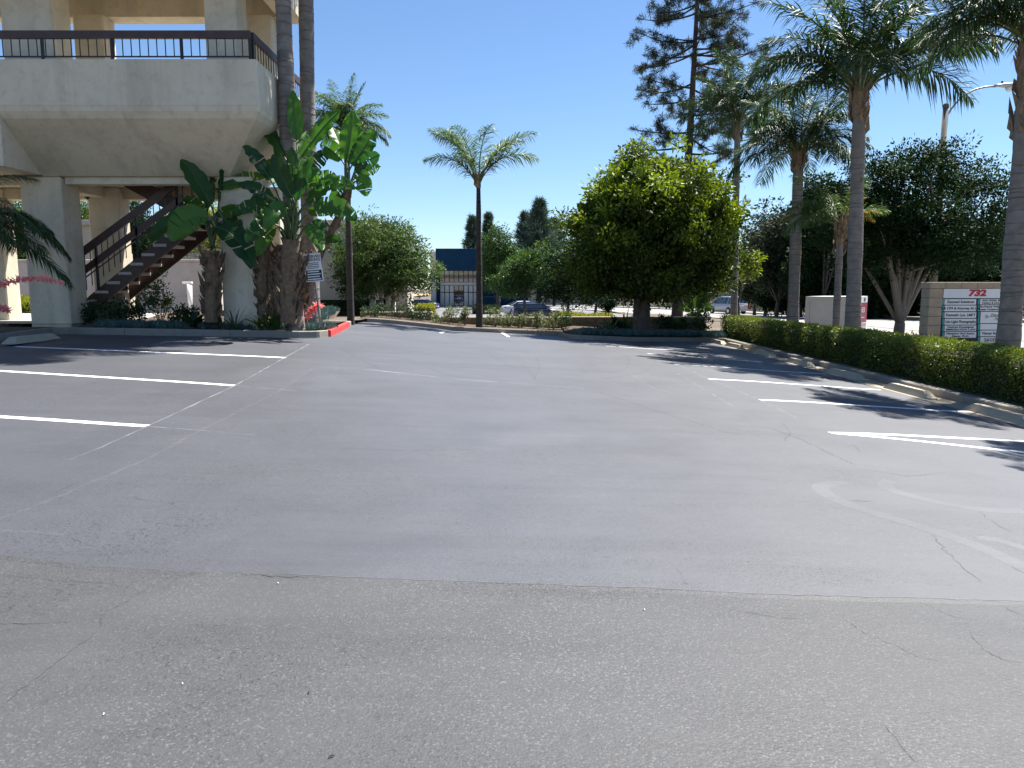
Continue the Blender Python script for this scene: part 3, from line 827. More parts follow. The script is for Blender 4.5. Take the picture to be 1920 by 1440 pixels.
def slope_rail(y):
    a = Vector((X0-.62, y, Z0-2.1*rise)); b = Vector((X0+8.6*run, y, Z0+8.6*rise))
    tb('handrail', G().beam(a+Vector((0,0,1.12)), b+Vector((0,0,.92)), .06, .17), M['brown'], ST_)
    tb('middle_rail', G().beam(a+Vector((0,0,.68)), b+Vector((0,0,.5)), .05, .15), M['brown'], ST_)
    tb('bottom_rail', G().beam(a+Vector((0,0,.5)), b+Vector((0,0,.33)), .025, .025), M['black'], ST_)
    n = 22
    for k in range(n+1):
        q = a + (b-a)*(k/n)
        w = .05 if k % 7 == 0 else .016
        tb('post' if k % 7 == 0 else 'baluster', G().beam(q+Vector((0,0,-.05 if k % 7 == 0 else .16)), q+Vector((0,0,1.06-.2*k/n)), w, w, up=(1,0,0)), M['black'], ST_)
slope_rail(17.9)
tb('handrail', G().beam((lx+.1, 17.9, lz+.95), (lx+1.15, 17.9, lz+.95), .06, .17), M['brown'], ST_)
tb('handrail', G().beam((lx+.3, 18.5, lz+.8), (lx-1.2, 18.5, lz+1.7), .06, .17), M['brown'], ST_)
for k in range(7):
    tb('baluster', G().beam((lx+.16*k+.1, 17.9, lz), (lx+.16*k+.1, 17.9, lz+.88), .016, .016, up=(1,0,0)), M['black'], ST_)
p = at(163, 371, 18.6)
dm = tb('dome_camera', G().tube([(p.x, p.y, 4.06), (p.x, p.y, p.z+.06)], [.09, .09], 14), M['offwhite'])
tb('dome', G().tube([(p.x, p.y, p.z+.06), (p.x, p.y, p.z+.02), (p.x, p.y, p.z-.02), (p.x, p.y, p.z-.05)], [.075, .072, .05, .015], 14), M['carglass'], dm, smooth=True)

# ------------------------------------------------------------------ walls and buildings behind
PW = empty('perimeter_wall', (-18, 30, .4), 'long pinkish beige stucco wall behind the staircase', 'wall')
for x0, x1 in [(-30,-24.3),(-24.28,-18.3),(-18.28,-13.9),(-13.88,-11.6)]:
    G().bbox((x0, 30, -.6), (x1, 30.25, 2.62), .01).build('wall_panel', M['pinkwall'], PW)
G().bbox((-30, 29.95, 2.622), (-11.6, 30.3, 2.72), .01).build('wall_cap', M['pinkwall'], PW)
G().box((-30, 29.985, 1.25), (-11.6, 30.0, 1.3)).build('wall_band', M['greywall'], PW)
b = at(357, 575, 24)
WP = empty('white_post', b, 'slim white post with a cap seen behind the staircase', 'post')
G().tube([b+Vector((0,0,-.3)), b+Vector((0,0,.72))], [.06, .085], 12).build('shaft', M['white'], WP, smooth=True)
G().bbox(vec(b)+[-.2,-.06,.72], vec(b)+[.1,.06,.79], .01).build('cap', M['white'], WP)

OB = empty('beige_office_building', (-13, 40, -.4), 'low grey beige office building half hidden by the round pale green tree', 'building')
def part(root, name, lo, hi, mat, b=.01, parent=None): return G().bbox(lo, hi, b).build(name, M[mat], parent or root)
part(OB, 'upper_wall', (-24, 38, 1.0), (-6.9, 52, 4.7), 'greywall')
part(OB, 'roof', (-24.3, 37.7, 4.702), (-6.6, 52.3, 4.95), 'greywall')
part(OB, 'lower_wall', (-24, 39.6, -1.4), (-7.1, 51.9, .998), 'navy_dark')
part(OB, 'entry_wall', (-6.9, 41, -1.4), (-5.7, 43.5, 3.4), 'greywall')
for x in (-7.05, -6.05): part(OB, 'column', (x-.14, 37.9, -1.4), (x+.14, 38.2, .999 if x < -6.9 else 3.4), 'cream')
part(OB, 'canopy_beam', (-6.88, 37.85, 3.402), (-5.5, 41, 3.7), 'cream')
for k in range(5): 
    o = part(OB, 'window', (-9.6-2.6*k, 39.52, -.9), (-7.8-2.6*k, 39.58, .8), 'glass')

NB = empty('navy_office_building', (-5, 115, -1.3), 'dark navy modern office building with glass storefront behind the lower lot', 'building')
d = 115.0
def nx(px): return (px-960)/1400*d*.995
part(NB, 'parapet', (nx(818), d, 4.25), (nx(990), d+18, 7.55), 'navy')
part(NB, 'side_wall', (nx(806), d+1.5, -1.4), (nx(818)-.02, d+18, 7.2), 'offwhite')
part(NB, 'pier', (nx(818)+.02, d, -1.35), (nx(824), d+2, 4.248), 'navy_dark')
part(NB, 'wall', (nx(905), d+.2, -1.35), (nx(990)-.02, d+17.9, 4.249), 'navy_dark')
part(NB, 'back_wall', (nx(824), d+3, -1.35), (nx(905), d+17.8, 4.249), 'navy_dark')
part(NB, 'spandrel', (nx(824)+.02, d+.5, 2.05), (nx(905)-.02, d+1, 2.45), 'lamp')
part(NB, 'plinth', (nx(824)+.02, d-1.2, -1.36), (nx(992), d+.1, -1.1), 'sidewalk')
def window(x0, x1, z0, z1, pane_mat, name='window'):
    fr = G()
    w = .05
    fr.box((x0, d+.6, z0), (x0+w, d+.75, z1)); fr.box((x1-w, d+.6, z0), (x1, d+.75, z1))
    fr.box((x0+w, d+.605, z1-w), (x1-w, d+.745, z1)); fr.box((x0+w, d+.605, z0), (x1-w, d+.745, z0+w))
    f = fr.build(name, M['black'], NB)
    G().box((x0+w, d+.66, z0+w), (x1-w, d+.69, z1-w)).build('pane', M[pane_mat], f)
    return f
xe = [nx(824)+.03 + (nx(905)-nx(824)-.06)*k/9 for k in range(10)]
for k in range(9):
    window(xe[k]+.004, xe[k+1]-.004, 2.46, 4.24, 'glass')
    window(xe[k]+.004, xe[k+1]-.004, .95, 2.04, 'blinds' if k not in (3, 4) else 'glass')
    if k not in (3, 4): window(xe[k]+.004, xe[k+1]-.004, -1.09, .94, 'blinds')
f = window(xe[3]+.004, xe[4]-.004, -1.09, .94, 'carglass', 'door')
G().box((xe[4]-.16, d+.52, -.1), (xe[4]-.1, d+.6, .2)).build('handle', M['chrome'], f)
f = window(xe[4]+.004, xe[5]-.004, -1.09, .94, 'glass', 'door')
G().box((xe[4]+.1, d+.52, -.1), (xe[4]+.16, d+.6, .2)).build('handle', M['chrome'], f)
LW = empty('navy_screen_wall', (-2.9, 108, -1.3), 'low dark navy screen wall to the right of the slim centre palm', 'wall')
G().bbox((-4.5, 108, -1.35), (-1.9, 108.3, .35), .02).build('screen', M['navy_dark'], LW)
G().bbox((-1.88, 107.95, -1.35), (-1.7, 108.35, .4), .02).build('end_post', M['offwhite'], LW)

CB = empty('cream_warehouse', (3, 132, -1.4), 'long cream building with narrow windows glimpsed under the trees behind the cars', 'building')
part(CB, 'wall', (-1.5, 134, -1.5), (22, 150, 3.4), 'cream'); part(CB, 'roof', (-1.8, 133.7, 3.402), (22.3, 150.3, 3.7), 'cream')
for k in range(8): 
    f = part(CB, 'window', (-.4+1.6*k, 133.93, -1.0), (.1+1.6*k, 133.99, 1.0), 'black')
    part(CB, 'pane', (-.34+1.6*k, 133.9, -.95), (.04+1.6*k, 133.925, .95), 'glass', .002, f)

# block retaining wall beyond the far kerb
BW = empty('block_wall', (0, 29.1, -.2), 'low tan split block wall beyond the far kerb', 'wall')
def course(xa, xb, y, z0, h, L=.46, off=0.0):
    x = xa - off
    while x < xb:
        a, b_ = max(x, xa), min(x+L-.012, xb)
        if b_ - a > .05:
            j = RNG.uniform(-.008, .008)
            G().bbox((a, y+j, z0), (b_, y+.2+j, z0+h-.012), .012).build('block', M['block'], BW)
        x += L
def wtop(px): return None
for k, (xa, xb, zt) in enumerate([(-5.9,-3.1,.62), (-3.08,1.9,.42), (1.92,7.6,.42)]):
    zb = (-.0, -.02, -.15)[k]; n = 3 if k != 1 else 2
    h = (zt-zb)/n
    for c in range(n): course(xa, xb, 29.12 + (.0 if k != 2 else .35), zb + c*h, h, .46, .23*(c % 2))
    G().bbox((xa, 29.1+(.0 if k != 2 else .35), zt), (xb, 29.36+(.0 if k != 2 else .35), zt+.06), .01).build('cap_block', M['signblock'], BW)
    G().box((xa+.01, 29.15+(.0 if k != 2 else .35), zb-.9), (xb-.01, 29.3+(.0 if k != 2 else .35), zt-.002)).build('mortar', M['mortar'], BW)

# ------------------------------------------------------------------ monument sign
sd = 17.5
def sp(px, py): return at(px, py, sd)
SG = empty('monument_sign', sp(1825, 660), 'tan block monument sign with white tenant panels and a large red number', 'sign')
def sbox(name, x0, y0, x1, y1, dy0, dy1, mat, parent=None, b=.006):
    a, c = sp(x0, y1), sp(x1, y0)
    a2 = sp(x0, y0)
    return G().bbox((min(a.x, a2.x), sd+dy0, a.z), (c.x, sd+dy1, c.z), b).build(name, M[mat], parent or SG)
zt, z1, z2 = sp(1740,529).z, sp(1740,541).z, -.35
xl, xr = sp(1743,535).x, sp(1922,535).x
for k in range(6):
    w = (xr-xl)/6
    G().bbox((xl+w*k+.003, sd-.02, z1+.003), (xl+w*(k+1)-.003, sd+.38, zt), .008).build('block', M['signblock'], SG)
pl = sp(1768,560).x; pr = sp(1893,560).x
n = 9; hh = (z1-z2)/n
for k in range(n):
    for a, b_ in ((xl+.012, pl-.006), (pr+.006, xr-.012)):
        G().bbox((a, sd-.005, z2+hh*k+.003), (b_, sd+.36, z2+hh*(k+1)-.003), .008).build('block', M['signblock'], SG)
G().box((xl+.03, sd+.02, z2), (xr-.03, sd+.34, zt-.02)).build('mortar_core', M['mortar'], SG)
BK = G().box((pl, sd+.005, z2+.2), (pr, sd+.018, z1)).build('sign_backing', M['signdark'], SG)
def pnl(name, x0, y0, x1, y1, mat):
    lo, hi = sp(x0, y1), sp(x1, y0)
    return G().bbox((lo.x, sd-.004, lo.z), (hi.x, sd+.004, hi.z), .002).build(name, M[mat], SG)
def txt(s, cx, cy, hpx, mat='ink', parent=None, **kw):
    p = sp(cx, cy); p.y = sd - .0062
    put_text(s, hpx*sd/1400*1.38, M[mat], parent or SG, p, (1,0,-.0), (0,0,1), extrude=.001, **kw)
pnl('number_panel', 1768.5, 541.5, 1892, 559, 'white')
txt('732', 1832, 549.7, 11.5, 'red', bold=.012, shear=.12, sx=1.35)
rowsL = [(561,571.3,['Zenmed Solutions']), (572.8,583.6,['Suh CPA & Attorney At Law']), (585.3,596.3,['Kenneth Lyn, LMFT']), (597.8,608.8,['Lim Light Photography']), (610.3,621,['Desiree Dominguez','IMMIGRATION LAW']), (622.4,633.4,['Hampton And Assoc.','Mayer, Ph.D.'])]
for y0, y1, tx in rowsL:
    pnl('tenant_panel', 1770.6, y0, 1830.6, y1, 'white'); pnl('teal_strip', 1766.6, y0, 1770.3, y1, 'teal')
    for q, s in enumerate(tx):
        cy = (y0+y1)/2 if len(tx) == 1 else (y0 + (y1-y0)*(.27+.46*q))
        txt(s, 1801, cy, 4.9 if len(tx) == 1 else 3.3, bold=.0022, sx=(.92 if len(s) > 20 else 1.02) if len(tx) == 1 else 1.35)
rowsR = [(560.6,570.8,['AAA LEGAL IN','Notary & Live S'],1859), (572.2,583,['The Francis Wells','Lexar Construct'],1855), (584.5,606,None,0), (607.4,618.2,[],0), (619.6,630.6,['Vismar Real Es'],1861), (632,643,['SAGENT'],1861)]
for y0, y1, tx, cx in rowsR:
    pnl('tenant_panel', 1837.4, y0, 1892, y1, 'white'); pnl('teal_strip', 1833.2, y0, 1837.1, y1, 'teal')
    if tx is None:
        c = sp(1850, 593.5); s_ = .042
        for q in range(4):
            a = Vector((math.cos(q*math.pi/2), 0, math.sin(q*math.pi/2)))*s_; b2 = Vector((math.cos((q+1)*math.pi/2), 0, math.sin((q+1)*math.pi/2)))*s_
            o0 = Vector((c.x, sd-.006, c.z))
            G().beam(o0+a, o0+b2, .003, .008, up=(0,1,0)).build('emblem_line', M['ink'], SG)
        o0 = Vector((c.x, sd-.0065, c.z))
        G().beam(o0+Vector((-.012,0,-.02)), o0+Vector((-.012,0,.022)), .003, .007, up=(0,1,0)).build('emblem_line', M['ink'], SG)
        G().beam(o0+Vector((.012,0,-.03)), o0+Vector((.012,0,.012)), .003, .007, up=(0,1,0)).build('emblem_line', M['ink'], SG)
        txt('Zduto', 1865, 591, 5.6, shear=.35, sx=.9); txt('Fays', 1870, 597.5, 5.2, shear=.35, sx=.9)
        G().beam((sp(1854,593.7).x, sd-.006, sp(1854,593.7).z), (sp(1886,593.2).x, sd-.006, sp(1886,593.2).z), .003, .004, up=(0,1,0)).build('emblem_line', M['ink'], SG)
    else:
        for q, s in enumerate(tx):
            cy = (y0+y1)/2 if len(tx) == 1 else (y0 + (y1-y0)*(.27+.46*q))
            txt(s, cx, cy, (4.9 if s != 'SAGENT' else 6.2) if len(tx) == 1 else 3.4, bold=.002, sx=1.0 if len(tx) == 1 else 1.15)

# white and maroon cabinet sign by the street
ms = empty('street_cabinet_sign', (11.6, 27.2, -.3), 'pale grey boxed sign with maroon face standing behind the hedge', 'sign')
pa = [(10.55,27.0),(12.12,26.75),(13.5,28.55),(11.95,28.85)]
zt2, zb2 = 1.3, -.4
G().prism([(x,y,zb2) for x,y in pa], (0,0,zt2-zb2)).build('cabinet', M['offwhite'], ms)
f0 = Vector((10.55,27.0,0)); fd = (Vector((12.12,26.75,0))-f0); fn = Vector((fd.y,-fd.x,0)).normalized()
def fq(u0, u1, za, zb_, off, name, mat):
    a = f0+fd*u0+fn*.001; c = f0+fd*u1+fn*.001
    G().prism([(a.x,a.y,za),(c.x,c.y,za),(c.x,c.y,zb_),(a.x,a.y,zb_)], fn*off).build(name, M[mat], ms)
fq(0, 1, 1.12, 1.3, .03, 'top_band', 'offwhite'); fq(.1, .2, zb2, 1.118, .05, 'pilaster', 'offwhite'); fq(.0, .098, zb2, 1.118, .02, 'edge_panel', 'offwhite'); fq(.9, 1, zb2, 1.118, .02, 'edge_panel', 'offwhite')
g0 = Vector((12.12,26.75,0)); gd = Vector((13.5,28.55,0))-g0; gn = Vector((gd.y,-gd.x,0)).normalized()
def gq(u0, u1, za, zb_, off, name, mat):
    a = g0+gd*u0+gn*.001; c = g0+gd*u1+gn*.001
    return G().prism([(a.x,a.y,za),(c.x,c.y,za),(c.x,c.y,zb_),(a.x,a.y,zb_)], gn*off).build(name, M[mat], ms)
gq(.02, .98, 1.06, 1.28, .02, 'white_panel', 'white'); gq(.02, .98, .32, 1.058, .02, 'maroon_panel', 'maroon'); gq(.02, .98, .29, .318, .025, 'white_line', 'white'); gq(.02, .98, -.4, .288, .015, 'base_panel', 'lamp')
gq(.72, .78, 1.1, 1.24, .024, 'mark', 'ink'); gq(.8, .84, 1.1, 1.24, .024, 'mark', 'ink')
for z in (.86, .78, .7, .5): gq(.62, .8, z, z+.02, .024, 'mark', 'white')
gq(.62, .65, .7, .88, .024, 'mark', 'white'); gq(.77, .8, .7, .88, .024, 'mark', 'white')

# leaning parking sign in the planter
base = at(598, 588, 16.75); topc = at(585, 475, 16.75)
PS = empty('parking_sign', base, 'white reserved parking notice on a leaning post behind the planter trunks', 'sign')
up = (topc-base).normalized(); xd = Vector((1, 0, 0)); xd = (xd - up*xd.dot(up)).normalized(); nn = xd.cross(up)
G().tube([base - up*.3, topc - up*.02], [.022, .022], 8).build('post', M['galv'], PS, smooth=True)
pc = topc - up*.31
def pq(u0, u1, v0, v1, off, th, name, mat, parent=None):
    o0 = pc + nn*off
    return G().prism([o0+xd*u0+up*v0, o0+xd*u1+up*v0, o0+xd*u1+up*v1, o0+xd*u0+up*v1], nn*th).build(name, M[mat], parent or PS)
pq(-.19, .19, -.31, .31, .026, .006, 'panel', 'white')
pq(-.175, .175, -.29, -.06, .0325, .001, 'dark_band', 'ink')
for q, (v, w) in enumerate([(.06, .13), (.02, .14), (-.015, .12), (.095, .13)]): pq(-w, w, v-.007, v+.007, .0325, .001, 'print_line', 'ink')
for q in range(4): pq(-.15, .15-.03*(q % 2), -.27+.055*q, -.245+.055*q, .034, .001, 'print_line', 'white')
for s, v in (('RESERVED', .235), ('PARKING', .165)):
    put_text(s, .082, M['ink'], PS, pc + nn*.0335 + up*v, xd, up, extrude=.001, bold=.002)

# ------------------------------------------------------------------ street lamps
lb = at(1745, 600, 25); lb.z = -.1
SL = empty('street_lamp', lb, 'tall concrete street lamp with curved arm above the dark street tree', 'street lamp')
G().tube([lb, lb+Vector((0,0,7.45))], [.13, .085], 12).build('pole', M['polecon'], SL, smooth=True)
G().tube([lb+Vector((0,0,7.452)), lb+Vector((0,0,7.56)), lb+Vector((0,0,7.62))], [.095, .09, .03], 12).build('cap', M['polecon'], SL, smooth=True)
a0 = lb+Vector((.08,0,7.25)); a1 = lb+Vector((.55,0,8.15)); a2 = lb+Vector((1.55,0,8.12))
G().tube(bez(a0, a1, a2, 12), .03, 8).build('arm', M['galv'], SL, smooth=True)
hd = G(); xs_ = [0, .12, .35, .6, .8]; wv = [.04, .07, .14, .15, .05]; hv = [.04, .06, .09, .1, .05]
V = []; fcs = []
for x, w, h in zip(xs_, wv, hv):
    for k in range(10):
        a = 2*math.pi*k/10; V.append((a2[0]-.05+x, a2[1]+w*math.cos(a), a2[2]+.02+h*math.sin(a)*(1 if math.sin(a) > 0 else .55)))
for i in range(4):
    for k in range(10): fcs.append((i*10+k, i*10+(k+1)%10, (i+1)*10+(k+1)%10, (i+1)*10+k))
fcs += [tuple(range(9,-1,-1)), tuple(40+k for k in range(10))]
H_ = hd.add(V, fcs).build('lamp_head', M['lamp'], SL, smooth=True)
c = Vector(a2)+Vector((.45,0,-.04))
G().tube([c+Vector((0,0,.02)), c+Vector((0,0,-.04)), c+Vector((0,0,-.1)), c+Vector((0,0,-.125))], [.13,.125,.08,.02], 14).build('lens', M['lens'], H_, smooth=True)
G().tube([Vector(a2)+Vector((.2,0,.1)), Vector(a2)+Vector((.2,0,.16))], [.035,.03], 10).build('photocell', M['black'], H_)
lb = Vector((16.2*1.27, 72, -1.0))
lb = at(1362, 580, 85); lb.z = -1.2
S2 = empty('street_pole', lb, 'thin pale pole beside the silver van on the street', 'pole')
G().tube([lb, lb+Vector((0,0,4.2))], [.16, .1], 10).build('shaft', M['polecon'], S2, smooth=True)
G().bbox(vec(lb)+[-.25,-.25,-.05], vec(lb)+[.25,.25,.15], .03).build('base', M['polecon'], S2)

# ------------------------------------------------------------------ cars
def car(name, label, paint, loc, heading, st, gh, roofz, wheels=(-1.42, 1.42), wr=.33, tall=False):
    root = empty(name, (0,0,0), label, 'car' if not tall else 'minivan', 'cars in the distance')
    ORG[root] = Vector((0,0,0))
    g = G(); V = []; f = []
    sec = lambda w, zb, zt: [(0, zb), (w*.86, zb), (w*.97, zb+.14), (w, (zb+zt)/2+.04), (w*.965, zt-.06), (w*.86, zt), (0, zt+.025)]
    n = 0
    for (x, zb, zt, w) in st:
        half = sec(w, zb, zt)
        ring = [(x, y, z) for y, z in half] + [(x, -y, z) for y, z in half[-2:0:-1]]
        n = len(ring); V += ring
    for i in range(len(st)-1):
        for k in range(n): f.append((i*n+k, (i+1)*n+k, (i+1)*n+(k+1)%n, i*n+(k+1)%n))
    f += [tuple(range(n)), tuple((len(st)-1)*n+k for k in range(n-1,-1,-1))]
    g.add(V, f).build('body', paint, root, smooth=True)
    # glasshouse: (xb0, xb1) at belt, (xr0, xr1) at roof
    xb0, xb1, xr0, xr1, zb, wb, wt = gh
    g = G(); g.add([(xb0,-wb,zb),(xb1,-wb,zb),(xb1,wb,zb),(xb0,wb,zb),(xr0,-wt,roofz),(xr1,-wt,roofz),(xr1,wt,roofz),(xr0,wt,roofz)],
                   [(0,3,2,1),(4,5,6,7),(0,1,5,4),(1,2,6,5),(2,3,7,6),(3,0,4,7)])
    g.build('windows', M['carglass'], root)
    g = G(); nS = 9; V = []
    for i in range(nS):
        u = i/(nS-1); x = xr0-.06 + (xr1-xr0+.12)*u; hz = roofz + .035*math.sin(math.pi*u)
        for y, dz in ((-wt-.03,-.03), (-wt*.8,.012), (0,.03), (wt*.8,.012), (wt+.03,-.03)): V.append((x, y, hz+dz))
    f = [(i*5+k, (i+1)*5+k, (i+1)*5+k+1, i*5+k+1) for i in range(nS-1) for k in range(4)]
    g.add(V, f).build('roof', paint, root, smooth=True)
    for s in (-1, 1):
        for (xa, xc) in ((xb0, xr0), (xb1, xr1)): G().beam((xa, s*(wb+.005), zb-.02), (xc, s*(wt+.012), roofz), .06, .05).build('pillar', paint, root)
        xm = (xr0+xr1)/2 - .05
        G().beam((xm, s*(wb+.006), zb-.02), (xm, s*(wt+.012), roofz), .05, .04).build('pillar', M['black'], root)
        if tall: G().beam((xr0+.9, s*(wb+.006), zb-.02), (xr0+.9, s*(wt+.012), roofz), .05, .05).build('pillar', paint, root)
        x, z0, z1, w = st[0]; x1, _, zt1, w1 = st[1]
        hl = .55 if tall else .16
        G().bbox((min(x, x1)-.015, s*w1*.86-.11, zt1-.14-hl+.1), (min(x, x1)+.12, s*w1*.86+.09, zt1-.1+(.12 if tall else 0)), .02).build('tail_lamp', M['tail'], root)
        xf, _, ztf, wf = st[-2]
        G().bbox((xf-.12, s*wf*.8-.15, ztf-.16), (xf+.06, s*wf*.8+.12, ztf-.03), .02).build('headlight', M['lens'], root)
        G().bbox((xb1-.3, s*(wb+.16)-.07, zb+.02), (xb1-.2, s*(wb+.16)+.07, zb+.16), .02).build('mirror', paint, root)
        for wx in wheels:
            wy = s*(max(q[3] for q in st)-.09)
            t = G().tube([(wx, wy-.1, wr), (wx, wy-.085, wr), (wx, wy+.085, wr), (wx, wy+.1, wr)], [wr-.03, wr, wr, wr-.03], 20).build('wheel', M['tyre'], root)
            G().tube([(wx, wy+s*.095, wr), (wx, wy+s*.112, wr)], [wr*.68, wr*.6], 16).build('rim', M['rim'], t)
            G().tube([(wx, wy-.02*s, wr+.02), (wx, wy+s*.085, wr+.02)], [wr+.07, wr+.07], 20).build('wheel_arch', M['black'], root)
    x, zb_, zt_, w = st[0]
    G().bbox((x-.05, -w*.95, .32), (x+.1, w*.95, .52), .03).build('bumper', paint, root)
    G().bbox((x-.058, -.26, .56 if not tall else .8), (x-.03, .26, .68 if not tall else .92), .005).build('licence_plate', M['white'], root)
    if tall: G().add([(st[0][0]-.012, -.66, 1.12),(st[0][0]-.012,.66,1.12),(xr0-.07,.56,1.6),(xr0-.07,-.56,1.6)], [(0,3,2,1)]).build('rear_window', M['carglass'], root)
    root.location = loc; root.rotation_euler = (0, 0, heading)
    return root
sed = [(-2.36,.42,.86,.72),(-2.26,.3,1.0,.85),(-1.7,.26,1.04,.91),(-.6,.22,1.0,.93),(.6,.22,.97,.93),(1.3,.23,.93,.92),(1.95,.26,.84,.88),(2.28,.3,.72,.78),(2.38,.4,.62,.66)]
van = [(-2.5,.4,1.1,.86),(-2.44,.3,1.12,.93),(-1.4,.25,1.12,.97),(0,.22,1.1,.98),(1.0,.22,1.06,.97),(1.7,.24,1.0,.94),(2.3,.3,.82,.82),(2.45,.4,.66,.7)]
wag = [(-2.15,.42,.95,.78),(-2.08,.3,1.02,.87),(-1.4,.26,1.02,.9),(0,.22,1.0,.91),(.8,.22,.97,.91),(1.5,.25,.88,.87),(2.05,.3,.74,.78),(2.15,.4,.64,.66)]
p = at(985, 585, 76)
car('white_sedan', 'white sedan parked behind the low shrubs, rear corner towards the block wall', M['car_white'], (p.x, 76, lowz(76)+.006), R(14), sed, (-1.85,1.2,-.95,.3,1.0,.86,.62), 1.43)
p = at(1006, 590, 66)
car('navy_hatchback', 'dark navy hatchback parked in front of the white sedan behind the shrubs', M['car_navy'], (p.x, 66, lowz(66)+.006), R(8), wag, (-2.0,1.15,-1.65,.35,1.0,.86,.66), 1.4)
p = at(786, 578, 92)
car('blue_sedan', 'bright blue sedan at the end of the lime hedge near the navy building', M['car_blue'], (p.x, 92, lowz(92)+.006), R(172), sed, (-1.85,1.2,-.95,.3,1.0,.86,.62), 1.43)
p = at(1364, 588, 80)
car('silver_minivan', 'silver minivan driving away on the street, partly hidden by a palm trunk', M['car_silver'], (p.x, 80, float(streetz(80))+.006), R(108), van, (-2.38,1.75,-2.2,.55,1.1,.92,.72), 1.76, wheels=(-1.5, 1.5), tall=True)
# ------------------------------------------------------------------ palms
def frond_mesh(elev, L, arch, mats, npair=44, lw=.032, ll=.62, seed=0, plume=.45):
    """one pinnate frond in local space: base at the origin, growing towards +X"""
    r = np.random.default_rng(seed)
    g = G()
    e = R(elev)
    p0 = np.zeros(3); p1 = np.array([math.cos(e), 0, math.sin(e)])*L*.55
    p2 = p1 + np.array([math.cos(e-arch), 0, math.sin(e-arch)])*L*.5
    C = bez(p0, p1, p2, 16)
    C[:, 1] += np.linspace(0, 1, 16)**2*r.uniform(-.12, .12)*L
    g.tube(C, np.linspace(.028, .005, 16), 5, mi=1)
    s = np.linspace(.16, .99, npair)
    s = np.concatenate([s, s]) + r.normal(0, .004, 2*npair)
    sd = np.repeat([1.0, -1.0], npair)
    k = s*15; i0 = np.clip(k.astype(int), 0, 14); fr = (k-i0)[:, None]
    P = C[i0]*(1-fr) + C[i0+1]*fr
    T = C[i0+1]-C[i0]; T /= np.linalg.norm(T, axis=1)[:, None]
    U = np.cross(T, np.tile([0., 1., 0.], (len(T), 1))); U /= np.linalg.norm(U, axis=1)[:, None]
    U = np.where(U[:, 2:3] < 0, -U, U)
    Sd = np.tile([0., 1., 0.], (len(T), 1))*sd[:, None]
    D = T*(.45+.5*s[:, None]) + Sd*.85 + U*(r.uniform(-plume, plume*1.3, len(s))[:, None])
    D /= np.linalg.norm(D, axis=1)[:, None]
    ln = ll*L/2.6*np.clip(np.sin(np.pi*(s*.9+.08))**.6, .25, 1)*r.uniform(.85, 1.12, len(s))
    W = np.cross(D, np.tile([0, 0, 1.0], (len(D), 1))); W /= np.linalg.norm(W, axis=1)[:, None]+1e-9
    W += r.normal(0, .3, W.shape); W /= np.linalg.norm(W, axis=1)[:, None]
    down = np.array([0, 0, -1.0])
    q1 = P + D*ln[:, None]*.5 + down*(ln*.06)[:, None]
    q2 = P + D*ln[:, None]*.88 + down*(ln*r.uniform(.18, .5, len(s)))[:, None]
    w = lw*r.uniform(.8, 1.15, len(s))[:, None]
    V = np.stack([P-W*w*.3, P+W*w*.3, q1+W*w*.5, q1-W*w*.5, q2], 1).reshape(-1, 3)
    b = np.arange(len(s))[:, None]*5
    tn = np.repeat(r.uniform(.1, .9, len(s)), 5)
    g.add(V, np.concatenate([b+np.array([[0,1,2,3]])]), tn)
    g.f.append(b + np.array([[3,2,4]]) + g.n - len(V)); g.m.append(np.zeros(len(s), int))
    return g.mesh('frond', mats)
FR = {}
def frond_set(key, mats, L, lw=.032, ll=.62, npair=44, plume=.45):
    FR[key] = {e: frond_mesh(e, L, R(a), mats, npair, lw, ll, seed=int(e)+200+len(FR)*37, plume=plume)
               for e, a in ((86, 30), (74, 62), (62, 80), (50, 88), (36, 86), (20, 78), (2, 62), (-20, 45))}
frond_set('queen', [M['frond'], M['rachis']], 3.1, .034, .7, 80)
frond_set('lush', [M['frond_lush'], M['rachis']], 2.6, .034, .66, 74)
frond_set('slim', [M['frond_lush'], M['rachis']], 2.9, .034, .72, 84, .6)
frond_set('yellow', [M['frond_yellow'], M['rachis']], 1.7, .03, .42, 30)
frond_set('low', [M['frond'], M['rachis']], 2.4, .02, .6, 90, .15)
